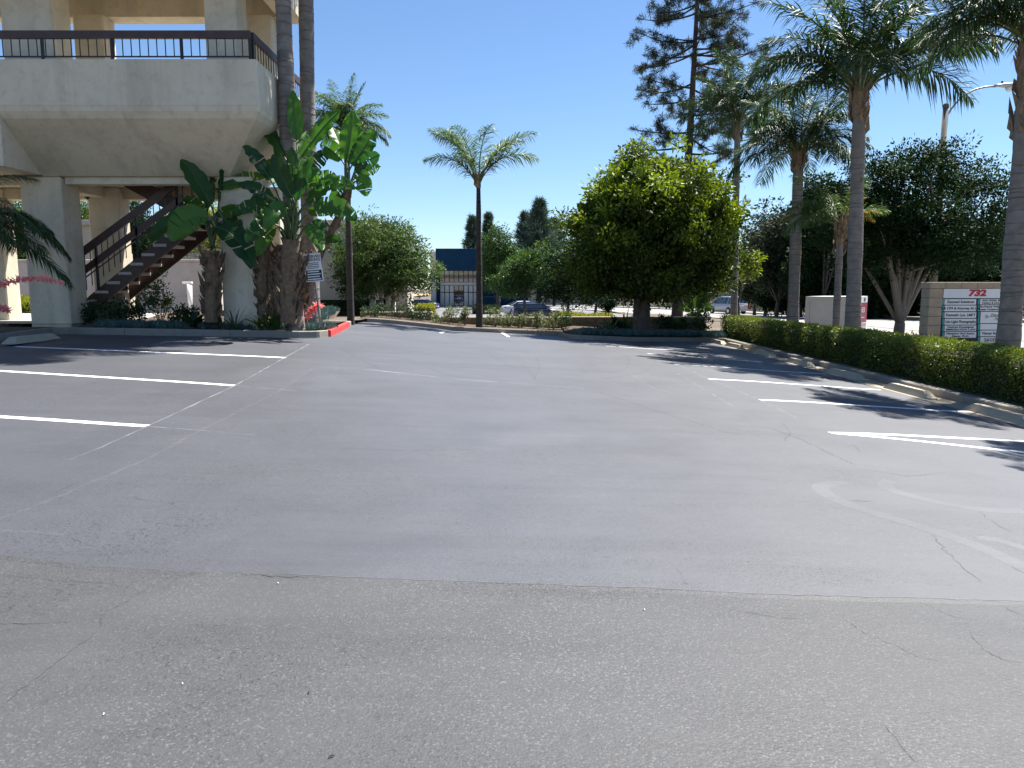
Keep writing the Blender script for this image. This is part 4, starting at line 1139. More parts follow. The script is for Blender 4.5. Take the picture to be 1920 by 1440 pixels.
def palm(label, base, top, r0, r1, fronds, key='queen', boots=.9, scale=1.0, ring=.17, name='palm_tree', yellow=(), bow=.0, dark=False):
    base, top = Vector(base), Vector(top)
    root = empty(name, base, label, 'palm tree', 'palms around the lot')
    n = 64
    mid = (base+top)/2 + Vector((bow, 0, 0))
    C = bez(base-Vector((0,0,.3)), mid, top, n)
    t = np.linspace(0, 1, n)
    rad = r0 + (r1-r0)*t; rad[:4] *= np.array([1.4, 1.28, 1.14, 1.05]); rad *= 1 + .05*np.sin(np.cumsum(RNG.uniform(.05, .5, n)))
    g = G(); g.tube(C, rad*(1+RNG.normal(0, .012, n)), 14)
    H = (top-base).length
    z = .15
    while z < H-boots:                                   # leaf-scar rings stand out from the trunk
        f = z/H; k = f*(n-1); i = int(k); c = C[i]*(1-(k-i)) + C[min(i+1, n-1)]*(k-i)
        rr = np.interp(f, t, rad)*1.035
        tl = Vector((RNG.normal(0, .1), RNG.normal(0, .1), 1)).normalized()
        hh = RNG.uniform(.012, .03)
        g.tube([c - vec(tl)*hh, c, c + vec(tl)*hh*.6], [rr*.97, rr*1.01, rr*.94], 14, mi=1, cap=False)
        z += ring*RNG.uniform(.45, 1.5)
    g.build('trunk', [M['trunk_backlit'], M['ring_backlit']] if dark else [M['trunk_palm'], M['ring']], root, smooth=True)
    if boots > 0:                                        # old leaf bases clasping the top of the trunk
        g = G()
        for q in range(int(34*boots)):
            f = RNG.uniform(0, 1); c = vec(top) + (vec(top-base)/H)*(-boots*(1-f) + .1)
            a = RNG.uniform(0, 2*np.pi); o = np.array([math.cos(a), math.sin(a), 0])
            rr = r1*(1.0+.25*f)
            g.leaves(np.array([c+o*rr*.8]), np.array([o*.28+np.array([0,0,1.0])]), RNG.uniform(.3, .6), RNG.uniform(.12, .2), RNG.uniform(0, 1), fold=.3)
        g.tube([vec(top)-np.array([0,0,boots*.5]), vec(top), vec(top)+np.array([0,0,.25])], [r1*1.12, r1*1.2, r1*.5], 12)
        g.build('leaf_bases', M['boot'], root)
    for k, (az, el) in enumerate(fronds):
        ky = 'yellow' if k in yellow else key
        el_ = min(FR[ky], key=lambda q: abs(q-el))
        o = link('frond', FR[ky][el_], root, ORG[root])
        o.location = top - base + Vector((math.cos(R(az))*r1*.7, math.sin(R(az))*r1*.7, RNG.uniform(-.12, .15)))
        s = scale*RNG.uniform(.88, 1.08)
        o.scale = (s, s, s)
        o.rotation_euler = (RNG.normal(0, .12), R(el_-el)*.8 + RNG.normal(0, .04), R(az)+RNG.normal(0, .06))
    return root
def ring_of(n, els, a0=0):
    out = []
    for k in range(n): out.append((a0 + 360*k/n + RNG.uniform(-12, 12), els[k % len(els)] + RNG.uniform(-6, 6)))
    return out
airy = lambda m=0: ring_of(6, [84, 76], 20+m) + ring_of(8, [66, 73], m) + ring_of(8, [52, 59], 30+m) + ring_of(6, [36, 44], 10+m)
full = lambda m=0: ring_of(6, [82, 74], 20+m) + ring_of(9, [55, 64], m) + ring_of(9, [36, 44], 30+m) + ring_of(8, [14, 24], 10+m)
def ground_at(p, z): return Vector((p.x, p.y, z))
b = at(1896, 640, 14.0); palm('thick ringed palm right of the tenant sign, cut by the right photo edge', (b.x-.05, 14.0, -.25), at(1936, 78, 14.0), .21, .165,
     ring_of(5, [80, 70], 10) + [(180,58),(195,48),(165,40),(215,52),(150,50),(240,45),(120,38),(186,34),(60,45),(30,35),(330,40),(300,40),(270,50),(172,66),(200,62),(100,55)], boots=1.9, scale=.82)
b = at(1601, 612, 20.3); palm('tall palm with full dark crown standing between the boxed sign and the hedge', (b.x, 20.3, -.2), at(1612, 172, 20.3), .22, .15, airy(), boots=1.3, scale=1.3)
b = at(1487, 600, 24.7); palm('palm with drooping crown, second nearest trunk left of the boxed sign', (b.x, 24.7, -.25), at(1498, 285, 24.7), .2, .15,
     airy(20) + ring_of(7, [14, 26], 0), boots=.8, scale=.9)
b = at(1377, 590, 31); palm('farthest palm of the hedge row, its trunk in front of the silver minivan', (b.x, 31, -.3), at(1383, 225, 31), .15, .12, airy(40) + ring_of(6, [16, 24], 10), boots=1.0, scale=.92)
b = at(1568, 610, 21.4); palm('small slender palm with yellowing fronds beside the tall palm', (b.x, 21.4, -.2), at(1576, 425, 21.4), .105, .09,
     [(180,74),(200,60),(150,66),(30,72),(0,60),(10,52),(330,60),(90,70),(270,72),(215,40),(20,42),(160,50),(185,30)], 'lush', boots=1.0, scale=.78, yellow=(3, 5, 10, 6))
b = Vector((9.6, 9.9, -.3)); palm('palm just beyond the right photo edge, throwing frond shadows over the nearest stalls', b, (9.7, 10.0, 6.3), .2, .17, airy(10), boots=1.2, scale=.8)
b = at(899, 613, 27.9); palm('slim lone palm growing by the far kerb against open sky', (b.x, 27.9, .1), at(897, 346, 27.9), .135, .078,
     [(178,62),(170,74),(150,78),(38,72),(3,62),(60,74),(262,76),(300,72),(110,72),(164,70),(10,72)], 'slim', boots=.25, scale=.98, ring=.12, dark=True)
b = at(658, 612, 24.6); palm('bright feathery palm behind the broad-leaved clump, on a thin dark trunk', (b.x, 24.6, .3), at(649, 245, 24.6), .12, .08, airy(5) + ring_of(6, [20, 30], 10), 'lush', boots=.3, scale=.66, dark=True)
palm('thick ringed palm trunk rising in front of the balcony corner', (-4.93, 17.05, .5), (-4.95, 17.05, 10.6), .19, .165, full(15), boots=.8)
palm('ringed palm trunk beside the balcony, right of its twin', (-4.85, 18.0, .5), (-4.66, 18.0, 9.9), .22, .145, ring_of(6, [80, 70], 20) + ring_of(8, [48, 60], 5), boots=1.6)
palm('low palm whose dark fronds hang in at the left photo edge', (-11.3, 14.9, .5), (-11.05, 14.9, 2.8), .12, .1, ring_of(6, [62, 50], 10) + [(0,36),(8,20),(-14,30),(20,22),(350,8),(5,2),(25,40),(335,46),(180,30),(90,30)], 'low', boots=.5)

# ------------------------------------------------------------------ broadleaf trees
def lumpy(n, seed):
    r = np.random.default_rng(seed)
    K = r.normal(size=(9, 3)); K /= np.linalg.norm(K, axis=1)[:, None]; ph = r.uniform(0, 6.28, 9); fq = r.uniform(2.2, 5.5, 9)
    def f(d): return 1 + .13*np.sum(np.sin((d@K.T)*fq + ph), axis=1)/1.6
    return f
def tree(name, label, base, ells, nclump, lpc, leafL, leafW, mat, trunk_r, fork, bark='bark', group=None, clump=.5, nlimb=14, stems=1, cat='tree', seed=1, lit_growth=.25, hexa=False, shell=.42, sink=.4, spread=.2, flat=.75, dens_jit=.5, sprigs=0, inner=0, tipleaf=1.0, tmax=.45):
    r = np.random.default_rng(seed)
    base = Vector(base)
    root = empty(name, base, label, cat, group)
    vols = np.array([e[1][0]*e[1][1]*e[1][2] for e in ells]); pr = vols/vols.sum()
    which = r.choice(len(ells), nclump, p=pr)
    d = r.normal(size=(nclump, 3)); d /= np.linalg.norm(d, axis=1)[:, None]
    f = lumpy(0, seed)
    rad = r.uniform(0, 1, nclump)**shell * f(d)
    C = np.array([vec(ells[w][0]) for w in which]) + d*rad[:, None]*np.array([ells[w][1] for w in which])
    kp = C[:, 2] > base.z + .1; C = C[kp]; rad = rad[kp]
    if sprigs:                                            # leafy shoots standing out of the outline
        q = C[r.permutation(len(C))[:sprigs]]; cen0 = C.mean(0)
        o_ = q-cen0; rr_ = np.linalg.norm(o_, axis=1)[:, None]
        C = np.concatenate([C, q + o_/rr_*r.uniform(.12, .5, (len(q), 1)) + np.array([0, 0, 1])*r.uniform(0, .3, (len(q), 1))]); rad = np.concatenate([rad[:len(C)-len(q)], np.full(len(q), 2.)])
    g = G()
    m = (lpc*r.uniform(1-dens_jit, 1+dens_jit, len(C))).astype(int)
    ci = np.repeat(np.arange(len(C)), m); tot = len(ci)
    o = r.normal(size=(tot, 3)); on_ = o/np.linalg.norm(o, axis=1)[:, None]
    sz = clump*r.uniform(.6, 1.3, len(C))
    P = C[ci] + on_*(r.uniform(0, 1, tot)**.5*sz[ci])[:, None]*np.array([1, 1, flat])
    D = on_ + r.normal(0, .5, (tot, 3)) + np.array([0, 0, -.05])
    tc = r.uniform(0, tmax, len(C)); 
    new = (rad[:len(C)] > .72) & (C[:, 2] > np.percentile(C[:, 2], 38)) & (r.uniform(0, 1, len(C)) < lit_growth)  # bright tint on upper outer clumps: new growth plus painted sunlight
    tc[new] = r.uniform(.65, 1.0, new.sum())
    tint = np.clip(tc[ci] + r.normal(0, .13, tot), 0, 1)
    big = np.where(new[ci], tipleaf, 1.0)
    g.leaves(P, D, leafL*big*r.uniform(.65, 1.25, tot), leafW*big*r.uniform(.7, 1.2, tot), tint, hexa=hexa)
    if inner:                                             # dark oversized leaves added inside the crown to block sunlight
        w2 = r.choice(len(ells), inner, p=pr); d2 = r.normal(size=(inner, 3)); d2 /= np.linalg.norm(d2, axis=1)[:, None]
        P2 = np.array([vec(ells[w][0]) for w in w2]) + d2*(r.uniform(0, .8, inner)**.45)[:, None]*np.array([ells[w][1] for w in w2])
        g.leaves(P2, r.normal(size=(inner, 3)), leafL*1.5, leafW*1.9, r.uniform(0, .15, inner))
    g.build('crown', mat, root)
    # trunk(s) and limbs
    g = G()
    cen = np.mean([vec(e[0]) for e in ells], axis=0)
    forks = []
    for s in range(stems):
        a = 2*np.pi*s/max(1, stems) + .4
        off = np.array([math.cos(a), math.sin(a), 0])*trunk_r*((1.1 if spread > 0 else .45) if stems > 1 else 0)
        fk = vec(base) + np.array([(cen[0]-base.x)*.35, (cen[1]-base.y)*.35, fork]) + off*(1+spread*8*(stems > 1)) + r.normal(0, .05, 3)
        b0 = vec(base) + off - np.array([0, 0, sink])
        P = bez(b0, (b0+fk)/2 + r.normal(0, trunk_r*.5, 3), fk, 9)
        tr = trunk_r/(stems**.5)
        rr = np.linspace(tr*1.15, tr*.75, 9); rr[0] *= 1.3; rr[1] *= 1.1
        g.tube(P, rr*(1+r.normal(0, .03, 9)), 10)
        forks.append((fk, tr*.7))
    if nlimb:
        order = r.permutation(len(C))[:nlimb]
        for q, k in enumerate(order):
            fk, tr = forks[q % stems]
            e = C[k]; mid = fk + (e-fk)*.5 + np.array([0, 0, .14*np.linalg.norm(e-fk)]) + r.normal(0, .1, 3)*np.linalg.norm(e-fk)*.6
            P = bez(fk - np.array([0, 0, tr*.6]), mid, e, 9)
            rl = np.linspace(tr*r.uniform(.5, .75), tr*.1, 9)
            g.tube(P, rl, 6)
            for z in range(1):
                a = P[r.integers(3, 7)]; e2 = C[r.integers(0, len(C))]
                if np.linalg.norm(e2-a) < np.linalg.norm(e-fk)*1.1:
                    g.tube(bez(a, (a+e2)/2+np.array([0,0,.1]), e2, 6), np.linspace(tr*.28, tr*.06, 6), 5)
    g.build('trunk', M[bark], root, smooth=True)
    return root
def E(px, py, d, rx, ry=None, rz=None):
    """crown ellipsoid: centre seen at a pixel at distance d, radii in photo pixels at that distance"""
    k = d/1400.; ry = ry or rx; rz = rz or rx
    return (at(px, py, d), (rx*k, ry*k, rz*k))
b = at(1205, 618, 27.6)
fr = tree('ficus_tree', 'dense round evergreen tree with new growth and sunlit tops tinted bright on the planted island', (b.x, 27.6, -.05),
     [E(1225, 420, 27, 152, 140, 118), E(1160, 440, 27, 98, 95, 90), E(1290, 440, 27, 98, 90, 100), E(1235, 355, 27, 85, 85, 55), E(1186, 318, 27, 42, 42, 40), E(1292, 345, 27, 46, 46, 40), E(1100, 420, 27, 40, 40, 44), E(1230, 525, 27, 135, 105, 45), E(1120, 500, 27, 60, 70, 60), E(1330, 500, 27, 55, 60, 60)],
     1000, 72, .13, .06, M['ficus'], .37, 1.7, stems=6, clump=.42, sprigs=230, inner=26000, tipleaf=1.35, tmax=.3, nlimb=22, seed=5, lit_growth=.5, hexa=True, shell=.5, spread=-.02)
b = at(728, 597, 36)
tree('round_tree', 'rounded pale green tree with forked pale trunk in front of the beige office', (b.x, 36, .0), [E(722, 492, 36, 95, 95, 78), E(680, 505, 36, 60, 60, 65), E(775, 520, 36, 48, 50, 55), E(730, 450, 36, 60, 60, 46)],
     520, 55, .16, .07, M['olive'], .16, 1.1, 'bark_pale', clump=.42, nlimb=20, stems=2, seed=8, lit_growth=.35, shell=.45, spread=.12, sprigs=25)
b = at(632, 580, 41)
tree('leafy_tree', 'darker tree behind the parking sign, left of the rounded pale tree', (b.x, 41, -.1), [E(632, 505, 41, 45, 50, 66), E(612, 470, 41, 32, 35, 40)], 230, 50, .17, .075, M['olive'], .13, 1.4, clump=.4, seed=9, lit_growth=.2)
lt = 'trees standing in and beyond the lower lot'
b = at(985, 580, 60); tree('lot_tree', 'airy light green tree standing over the white sedan', (b.x, 60, lowz(60)), [E(985, 515, 60, 50, 50, 42), E(1005, 490, 60, 36, 40, 30), E(958, 528, 60, 30, 40, 28)], 300, 48, .2, .085, M['green'], .14, 2.0, group=lt, clump=.55, seed=12, lit_growth=.55, nlimb=10)
b = at(1062, 585, 50); tree('lot_tree', 'mid green tree between the navy hatchback and the round evergreen', (b.x, 50, -.8), [E(1065, 510, 50, 48, 45, 55), E(1040, 545, 50, 40, 40, 28), E(1105, 540, 50, 40, 40, 32)], 300, 48, .18, .08, M['darkgreen'], .12, 2.0, group=lt, clump=.5, seed=13, lit_growth=.35, nlimb=10)
b = at(1112, 590, 62); tree('lot_tree', 'slender dark tree behind the round evergreen beside the street', (b.x, 62, -.9), [E(1120, 525, 62, 40, 40, 45), E(1150, 540, 62, 36, 40, 36)], 200, 45, .2, .09, M['darkgreen'], .12, 2.2, group=lt, clump=.55, seed=14, lit_growth=.2, nlimb=8)
b = at(935, 575, 104); tree('upright_tree', 'dense deep green upright tree right of the navy building', (b.x, 104, -1.3), [E(932, 492, 104, 26, 28, 66), E(952, 498, 104, 22, 28, 66), E(915, 500, 104, 16, 20, 55)], 420, 45, .32, .15, M['green'], .3, 2.5, group=lt, clump=.8, seed=15, lit_growth=.12, nlimb=6)
def conifer(label, base, top_px, h, rad, seed, mat='conifer', group=None, n=300):
    r = np.random.default_rng(seed); base = Vector(base)
    root = empty('conifer_tree', base, label, 'tree', group)
    g = G(); tip = Vector((base.x, base.y, base.z+h))
    G().tube([base-Vector((0,0,.4)), (base+tip)/2, tip], [h*.02, h*.013, .02], 8).build('trunk', M['bark_pine'], root, smooth=True)
    for k in range(n):
        f = r.uniform(.12, 1)**.75; z = base.z + h*f
        a = r.uniform(0, 6.283); L = rad*1.5*(1.01-f)**.85*r.uniform(.45, 1.3) + .12
        o = np.array([math.cos(a), math.sin(a), 0])
        t = r.uniform(.15, 1, 46)[:, None]
        P = np.array([base.x, base.y, z]) + o*L*t + np.array([0, 0, 1])*(L*.25*t**2 - L*.05) + r.normal(0, .07*h/12, (46, 3))
        D = o*.6 + r.normal(0, .5, (46, 3)) + np.array([0, 0, .55])
        g.leaves(P, D, .048*h*r.uniform(.4, 1.5, 46), .006*h, np.clip(r.uniform(0, .7)+r.normal(0, .15, 46), 0, 1))
    g.build('crown', M[mat], root)
cg = 'far conifers'
for lb_, px, d_, ptop, rp, sd_ in [('tall bluish conifer with twin leaders behind the light green lot tree', 1012, 118, 378, 46, 21), ('bluish conifer left of the tallest one behind the lot trees', 985, 122, 402, 40, 22), ('far conifer rising right of the tall bluish ones', 1040, 126, 414, 40, 25),
                             ('narrow grey green conifer behind the navy building, left of the lone palm', 885, 138, 408, 24, 23), ('thin sparse conifer just right of the lone palm trunk', 915, 140, 404, 16, 24)]:
    top = at(px, ptop, d_); conifer(lb_, (top.x, d_, -1.5), None, top.z+1.5, rp*d_/1400, sd_, group=cg)
# street tree with splayed pale limbs
b = at(1684, 622, 24.2)
pads = [(1600,405,62,45), (1655,335,72,42), (1740,305,74,40), (1820,345,76,46), (1862,425,56,52), (1700,415,110,62), (1785,465,100,46), (1615,475,52,40), (1560,440,40,40), (1690,485,80,26)]
st_ = tree('street_tree', 'wide dark street tree with splayed pale limbs left of the tenant sign', (b.x, 24.2, -.2), [E(px, py, 24.2, rx, rx*.9, rz) for px, py, rx, rz in pads],
     1100, 46, .115, .055, M['darkgreen'], .2, .75, 'bark_pale', clump=.36, nlimb=12, stems=1, seed=31, lit_growth=.3, shell=.5)
eg = 'dark trees on the embankment across the street'
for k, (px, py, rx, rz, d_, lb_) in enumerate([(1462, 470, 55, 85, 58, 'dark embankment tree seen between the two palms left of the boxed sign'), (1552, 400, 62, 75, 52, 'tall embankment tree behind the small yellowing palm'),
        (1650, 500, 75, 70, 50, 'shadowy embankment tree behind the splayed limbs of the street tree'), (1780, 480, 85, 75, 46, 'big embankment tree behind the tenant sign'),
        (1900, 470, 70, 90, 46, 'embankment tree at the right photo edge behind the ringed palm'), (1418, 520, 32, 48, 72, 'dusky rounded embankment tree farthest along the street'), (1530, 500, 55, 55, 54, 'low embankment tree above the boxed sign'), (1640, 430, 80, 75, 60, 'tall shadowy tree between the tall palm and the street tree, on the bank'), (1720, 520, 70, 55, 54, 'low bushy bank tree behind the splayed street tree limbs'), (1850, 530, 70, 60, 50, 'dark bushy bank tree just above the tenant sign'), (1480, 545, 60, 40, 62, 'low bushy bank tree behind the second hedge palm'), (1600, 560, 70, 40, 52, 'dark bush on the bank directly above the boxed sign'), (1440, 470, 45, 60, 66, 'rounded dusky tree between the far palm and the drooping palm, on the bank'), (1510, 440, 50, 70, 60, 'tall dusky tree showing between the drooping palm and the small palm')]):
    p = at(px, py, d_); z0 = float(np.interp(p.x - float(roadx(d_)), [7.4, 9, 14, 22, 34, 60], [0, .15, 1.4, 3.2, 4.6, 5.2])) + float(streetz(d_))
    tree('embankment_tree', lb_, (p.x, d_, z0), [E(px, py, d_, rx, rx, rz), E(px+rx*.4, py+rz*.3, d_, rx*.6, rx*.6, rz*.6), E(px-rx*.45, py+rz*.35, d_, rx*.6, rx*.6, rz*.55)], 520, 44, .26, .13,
         M['dusky'] if k in (0, 5, 12) else M['darkgreen'], .16, 1.2, group=eg, clump=.55, seed=41+k, lit_growth=.2, nlimb=7, shell=.6)
# undergrowth on the bank
g = G(); r = np.random.default_rng(3)
ys = r.uniform(28, 112, 3000); of = 8.3 + 17*r.uniform(0, 1, 3000)**1.5
for y, o_ in zip(ys, of):
    x = float(roadx(y)) + o_; z = float(streetz(y)) + .1 + float(np.interp(o_, [7.4, 9, 14, 22, 34, 60], [0, .15, 1.4, 3.2, 4.6, 5.2]))
    n = 22; s = r.uniform(.4, 1.3)
    o = r.normal(size=(n, 3)); o /= np.linalg.norm(o, axis=1)[:, None]; o[:, 2] = abs(o[:, 2])
    g.leaves(np.array([x, y, z]) + o*r.uniform(.2, 1, (n, 1))*s, o + r.normal(0, .4, (n, 3)), r.uniform(.15, .35, n), .1, np.clip(r.uniform(0, .8) + r.normal(0, .2, n), 0, 1))
g.build('undergrowth', M['dusky'], label='tangled dark undergrowth covering the bank across the street', cat='undergrowth', kind='stuff')
# pine behind the round evergreen
def pine(label, base, top, seed=2):
    r = np.random.default_rng(seed); base, top = Vector(base), Vector(top)
    root = empty('pine_tree', base, label, 'pine tree')
    C = bez(base-Vector((0,0,.5)), (base+top)/2+Vector((.25,0,0)), top, 24)
    H = (top-base).length
    g = G(); g.tube(C, np.linspace(.36, .05, 24), 10)
    gn = G(); tips = []
    for k in range(78):
        f = r.uniform(.2, .99)**.9; i = f*23; i0 = int(i); c = C[i0]*(1-(i-i0)) + C[min(i0+1, 23)]*(i-i0)
        a = r.uniform(0, 6.283); L = np.interp(f, [.2, .4, .75, 1], [3.0, 4.2, 3.9, 1.3])*r.uniform(.5, 1.12)
        o = np.array([math.cos(a), math.sin(a), 0]); el = r.uniform(-.22, .3)
        e = c + o*L + np.array([0, 0, el*L])
        m = (c+e)/2 + np.array([0, 0, -.12*L]) + r.normal(0, .15, 3)
        P = bez(c, m, e, 10); g.tube(P, np.linspace(.085*(1.1-f*.5), .018, 10), 5)
        for q in range(r.integers(4, 7)):
            t = r.uniform(.3, 1); b0 = P[int(t*9)]
            e2 = b0 + (o*r.uniform(.2, .9) + r.normal(0, .5, 3))*r.uniform(.5, 1.0) + np.array([0, 0, r.uniform(0, .4)])
            g.tube(np.linspace(b0, e2, 4), [.022, .018, .013, .008], 4)
            for w in range(2): tips.append((e2 + r.normal(0, .16, 3), (e2-b0)))
        tips.append((e, e-c))
    for p, dr in tips:
        n = 84; dr = dr/(np.linalg.norm(dr)+1e-6)
        D = dr*.45 + r.normal(0, .8, (n, 3)) + np.array([0, 0, .12])
        P = p - dr*r.uniform(0, .45, (n, 1)) + r.normal(0, .04, (n, 3))
        gn.leaves(P, D, r.uniform(.2, .36, n), .026, np.clip(r.uniform(0, .75)+r.normal(0, .18, n), 0, 1), droop=.08, fold=.02)
    g.build('trunk', M['bark_pine'], root, smooth=True); gn.build('crown', M['pine'], root)
b = at(1268, 560, 44)
pine('tall open pine with tufted limbs rising behind the round evergreen', (b.x, 44, -.9), at(1312, -110, 44))
# hill and yard trees seen under the building
b = at(150, 460, 74); tree('hill_tree', 'grey green tree on the dry hill seen beneath the terrace', (b.x, 74, b.z-.6), [E(150, 412, 74, 36, 40, 36), E(125, 425, 74, 26, 30, 30), E(180, 425, 74, 26, 30, 34)], 240, 46, .26, .12, M['olive'], .25, 1.2, clump=.7, seed=61, lit_growth=.25, nlimb=8)
b = at(25, 560, 34); tree('yard_tree', 'sunlit yard tree behind the leftmost columns', (b.x, 34, .3), [E(22, 430, 34, 50, 50, 70), E(48, 470, 34, 30, 30, 50)], 220, 46, .15, .07, M['green'], .1, 1.2, clump=.45, seed=62, lit_growth=.4, nlimb=8)
b = at(255, 560, 24); tree('cypress_tree', 'narrow dark cypress directly behind the staircase rail', (b.x, 24, .4), [E(255, 440, 24, 26, 26, 70), E(262, 480, 24, 24, 26, 80)], 240, 50, .11, .04, M['darkgreen'], .08, .5, clump=.25, seed=63, lit_growth=.05, nlimb=4)
b = at(440, 560, 30); tree('yard_tree', 'light green yard tree glimpsed past the upper stair landing', (b.x, 32, .3), [E(395, 420, 32, 60, 50, 40), E(330, 440, 32, 40, 40, 40)], 160, 44, .15, .07, M['lime'], .09, 1.0, clump=.45, seed=64, lit_growth=.3, nlimb=8)
b = at(1392, 560, 33); tree('small_tree', 'small light green tree behind the farthest hedge palm', (b.x, 33.2, -.4), [E(1392, 500, 33, 32, 32, 28), E(1362, 520, 33, 26, 30, 24)], 90, 45, .15, .07, M['ficus'], .06, 1.4, clump=.32, seed=65, lit_growth=.6, nlimb=6)

# ------------------------------------------------------------------ hedge
def hedge(label, x0, x1, y0, y1, zt, zb, dens, mat, L, W, seed, name='clipped_hedge', cat='hedge', core='hedge_core', group=None, wob=.05):
    r = np.random.default_rng(seed); g = G()
    root = empty(name, ((x0+x1)/2, (y0+y1)/2, zb), label, cat, group)
    X, Y, H = x1-x0, y1-y0, zt-zb
    areas = [X*Y, Y*H, Y*H, X*H, X*H]; n = [int(a*dens) for a in areas]
    bump_ = lambda a, b_: wob*(np.sin(a*2.3+seed)+np.sin(b_*3.7+1.3*seed)+.7*np.sin(a*5.1+b_*4.3))
    pts = []; nrm = []
    u, v = r.uniform(0, X, n[0]), r.uniform(0, Y, n[0]); pts.append(np.c_[x0+u, y0+v, zt + bump_(u, v)*.7]); nrm.append(np.tile([0, 0, 1.], (n[0], 1)))
    for k, xx in ((1, x0), (2, x1)):
        u, v = r.uniform(0, Y, n[k]), r.uniform(0, H, n[k]); s = -1 if k == 1 else 1
        pts.append(np.c_[xx + s*bump_(u, v), y0+u, zb+v]); nrm.append(np.tile([s, 0, 0.], (n[k], 1)))
    for k, yy in ((3, y0), (4, y1)):
        u, v = r.uniform(0, X, n[k]), r.uniform(0, H, n[k]); s = -1 if k == 3 else 1
        pts.append(np.c_[x0+u, yy + s*bump_(u, v), zb+v]); nrm.append(np.tile([0, s, 0.], (n[k], 1)))
    P = np.concatenate(pts); Nn = np.concatenate(nrm); m = len(P)
    P = P - Nn*r.uniform(-.035, .13, (m, 1)) + r.normal(0, .012, (m, 3))
    D = Nn*.7 + r.normal(0, .65, (m, 3)) + np.array([0, 0, .25])
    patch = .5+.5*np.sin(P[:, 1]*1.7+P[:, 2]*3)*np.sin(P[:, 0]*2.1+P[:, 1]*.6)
    top = np.where(Nn[:, 2] > .5, .25, 0)  # brighter tint on top-face leaves paints in the sunlight
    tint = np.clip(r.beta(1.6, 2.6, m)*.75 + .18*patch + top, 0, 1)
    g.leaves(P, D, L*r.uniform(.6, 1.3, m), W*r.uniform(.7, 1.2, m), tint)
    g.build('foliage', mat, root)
    c = G(); c.bbox((x0+.1, y0+.1, zb-.1), (x1-.1, y1-.1, zt-.12), .08); c.build('twigs', M[core], root)
    return root
hg = 'clipped hedge along the right kerb'
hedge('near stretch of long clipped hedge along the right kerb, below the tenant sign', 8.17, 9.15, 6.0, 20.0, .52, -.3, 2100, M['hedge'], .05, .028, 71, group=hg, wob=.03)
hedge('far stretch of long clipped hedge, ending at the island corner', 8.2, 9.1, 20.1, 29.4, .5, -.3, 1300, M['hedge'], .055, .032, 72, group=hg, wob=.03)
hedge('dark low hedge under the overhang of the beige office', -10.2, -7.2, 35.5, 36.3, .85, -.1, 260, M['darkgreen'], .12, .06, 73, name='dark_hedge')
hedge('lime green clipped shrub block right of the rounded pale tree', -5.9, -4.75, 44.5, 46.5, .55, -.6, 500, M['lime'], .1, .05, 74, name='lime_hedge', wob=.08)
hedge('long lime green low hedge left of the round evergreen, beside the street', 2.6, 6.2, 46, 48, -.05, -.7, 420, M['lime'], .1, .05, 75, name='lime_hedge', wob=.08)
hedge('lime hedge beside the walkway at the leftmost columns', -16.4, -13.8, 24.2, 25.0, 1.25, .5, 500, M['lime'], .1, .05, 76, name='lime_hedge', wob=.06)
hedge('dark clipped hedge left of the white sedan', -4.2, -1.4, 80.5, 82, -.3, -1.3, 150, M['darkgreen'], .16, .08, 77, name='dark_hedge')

# ------------------------------------------------------------------ shrubs
def shrub(label, c, rx, rz, n, L, W, mat, seed, group, name='shrub', stems=6):
    r = np.random.default_rng(seed); c = Vector(c)
    root = empty(name, c, label, 'shrub', group)
    g = G(); k = max(6, n//30)
    cc = r.normal(size=(k, 3)); cc /= np.linalg.norm(cc, axis=1)[:, None]; cc *= r.uniform(.35, 1, (k, 1)); cc[:, 2] = np.abs(cc[:, 2])*.9+.25
    cc = cc*np.array([rx, rx*.8, rz]) + vec(c)
    ci = r.integers(0, k, n); o = r.normal(size=(n, 3)); o /= np.linalg.norm(o, axis=1)[:, None]
    P = cc[ci] + o*r.uniform(0, .32, (n, 1))*rx
    tc = r.uniform(.1, .8, k)
    g.leaves(P, o+np.array([0, 0, .35])+r.normal(0, .3, (n, 3)), L*r.uniform(.6, 1.2, n), W*r.uniform(.7, 1.2, n), np.clip(tc[ci]+r.normal(0, .15, n), 0, 1), hexa=L > .09)
    g.build('foliage', mat, root)
    g = G()
    for q in range(stems):
        e = cc[q % k]; g.tube(bez(vec(c)-np.array([0,0,.08]), (vec(c)+e)/2+r.normal(0, .04, 3), e, 5), [.014, .012, .01, .008, .004], 5)
    g.build('stems', M['bark'], root)
sg = 'pale shrubs along the far block wall'
SH = [(700,600,30,22,'shrub_dark','dark leafy shrub at the foot of the thin dark palm trunk'), (745,597,32,24,'shrub_dark','broad dusky shrub under the rounded pale tree'), (785,600,24,18,'shrub_dark','dusky shrub left of the wall step'),
      (818,610,14,10,'shrub','small pale shrub at the wall step'), (843,612,20,26,'shrub','rounded pale shrub two plants left of the lone palm'), (872,612,12,26,'shrub','tall wispy pale shrub just left of the lone palm'),
      (926,612,20,24,'shrub','pale shrub just right of the lone palm'), (952,615,17,18,'shrub','second pale shrub right of the lone palm'), (975,616,20,24,'shrub','third pale shrub right of the lone palm, in front of the white sedan'), (1008,617,20,24,'shrub','fourth pale shrub right of the lone palm, below the navy hatchback'),
      (1037,618,20,24,'shrub','fifth pale shrub right of the lone palm'), (1060,620,20,34,'shrub_dark','darker tall shrub at the island end of the block wall')]
for k, (px, py, rx, rz, mt, lb_) in enumerate(SH):
    d_ = 28.55; p = at(px, py, d_); z = LZ(p.x, 27) + .13
    shrub(lb_, (p.x, d_, z), rx*d_/1400, rz*d_/1400*1.25, 520, .085, .045, M[mt], 100+k, sg)
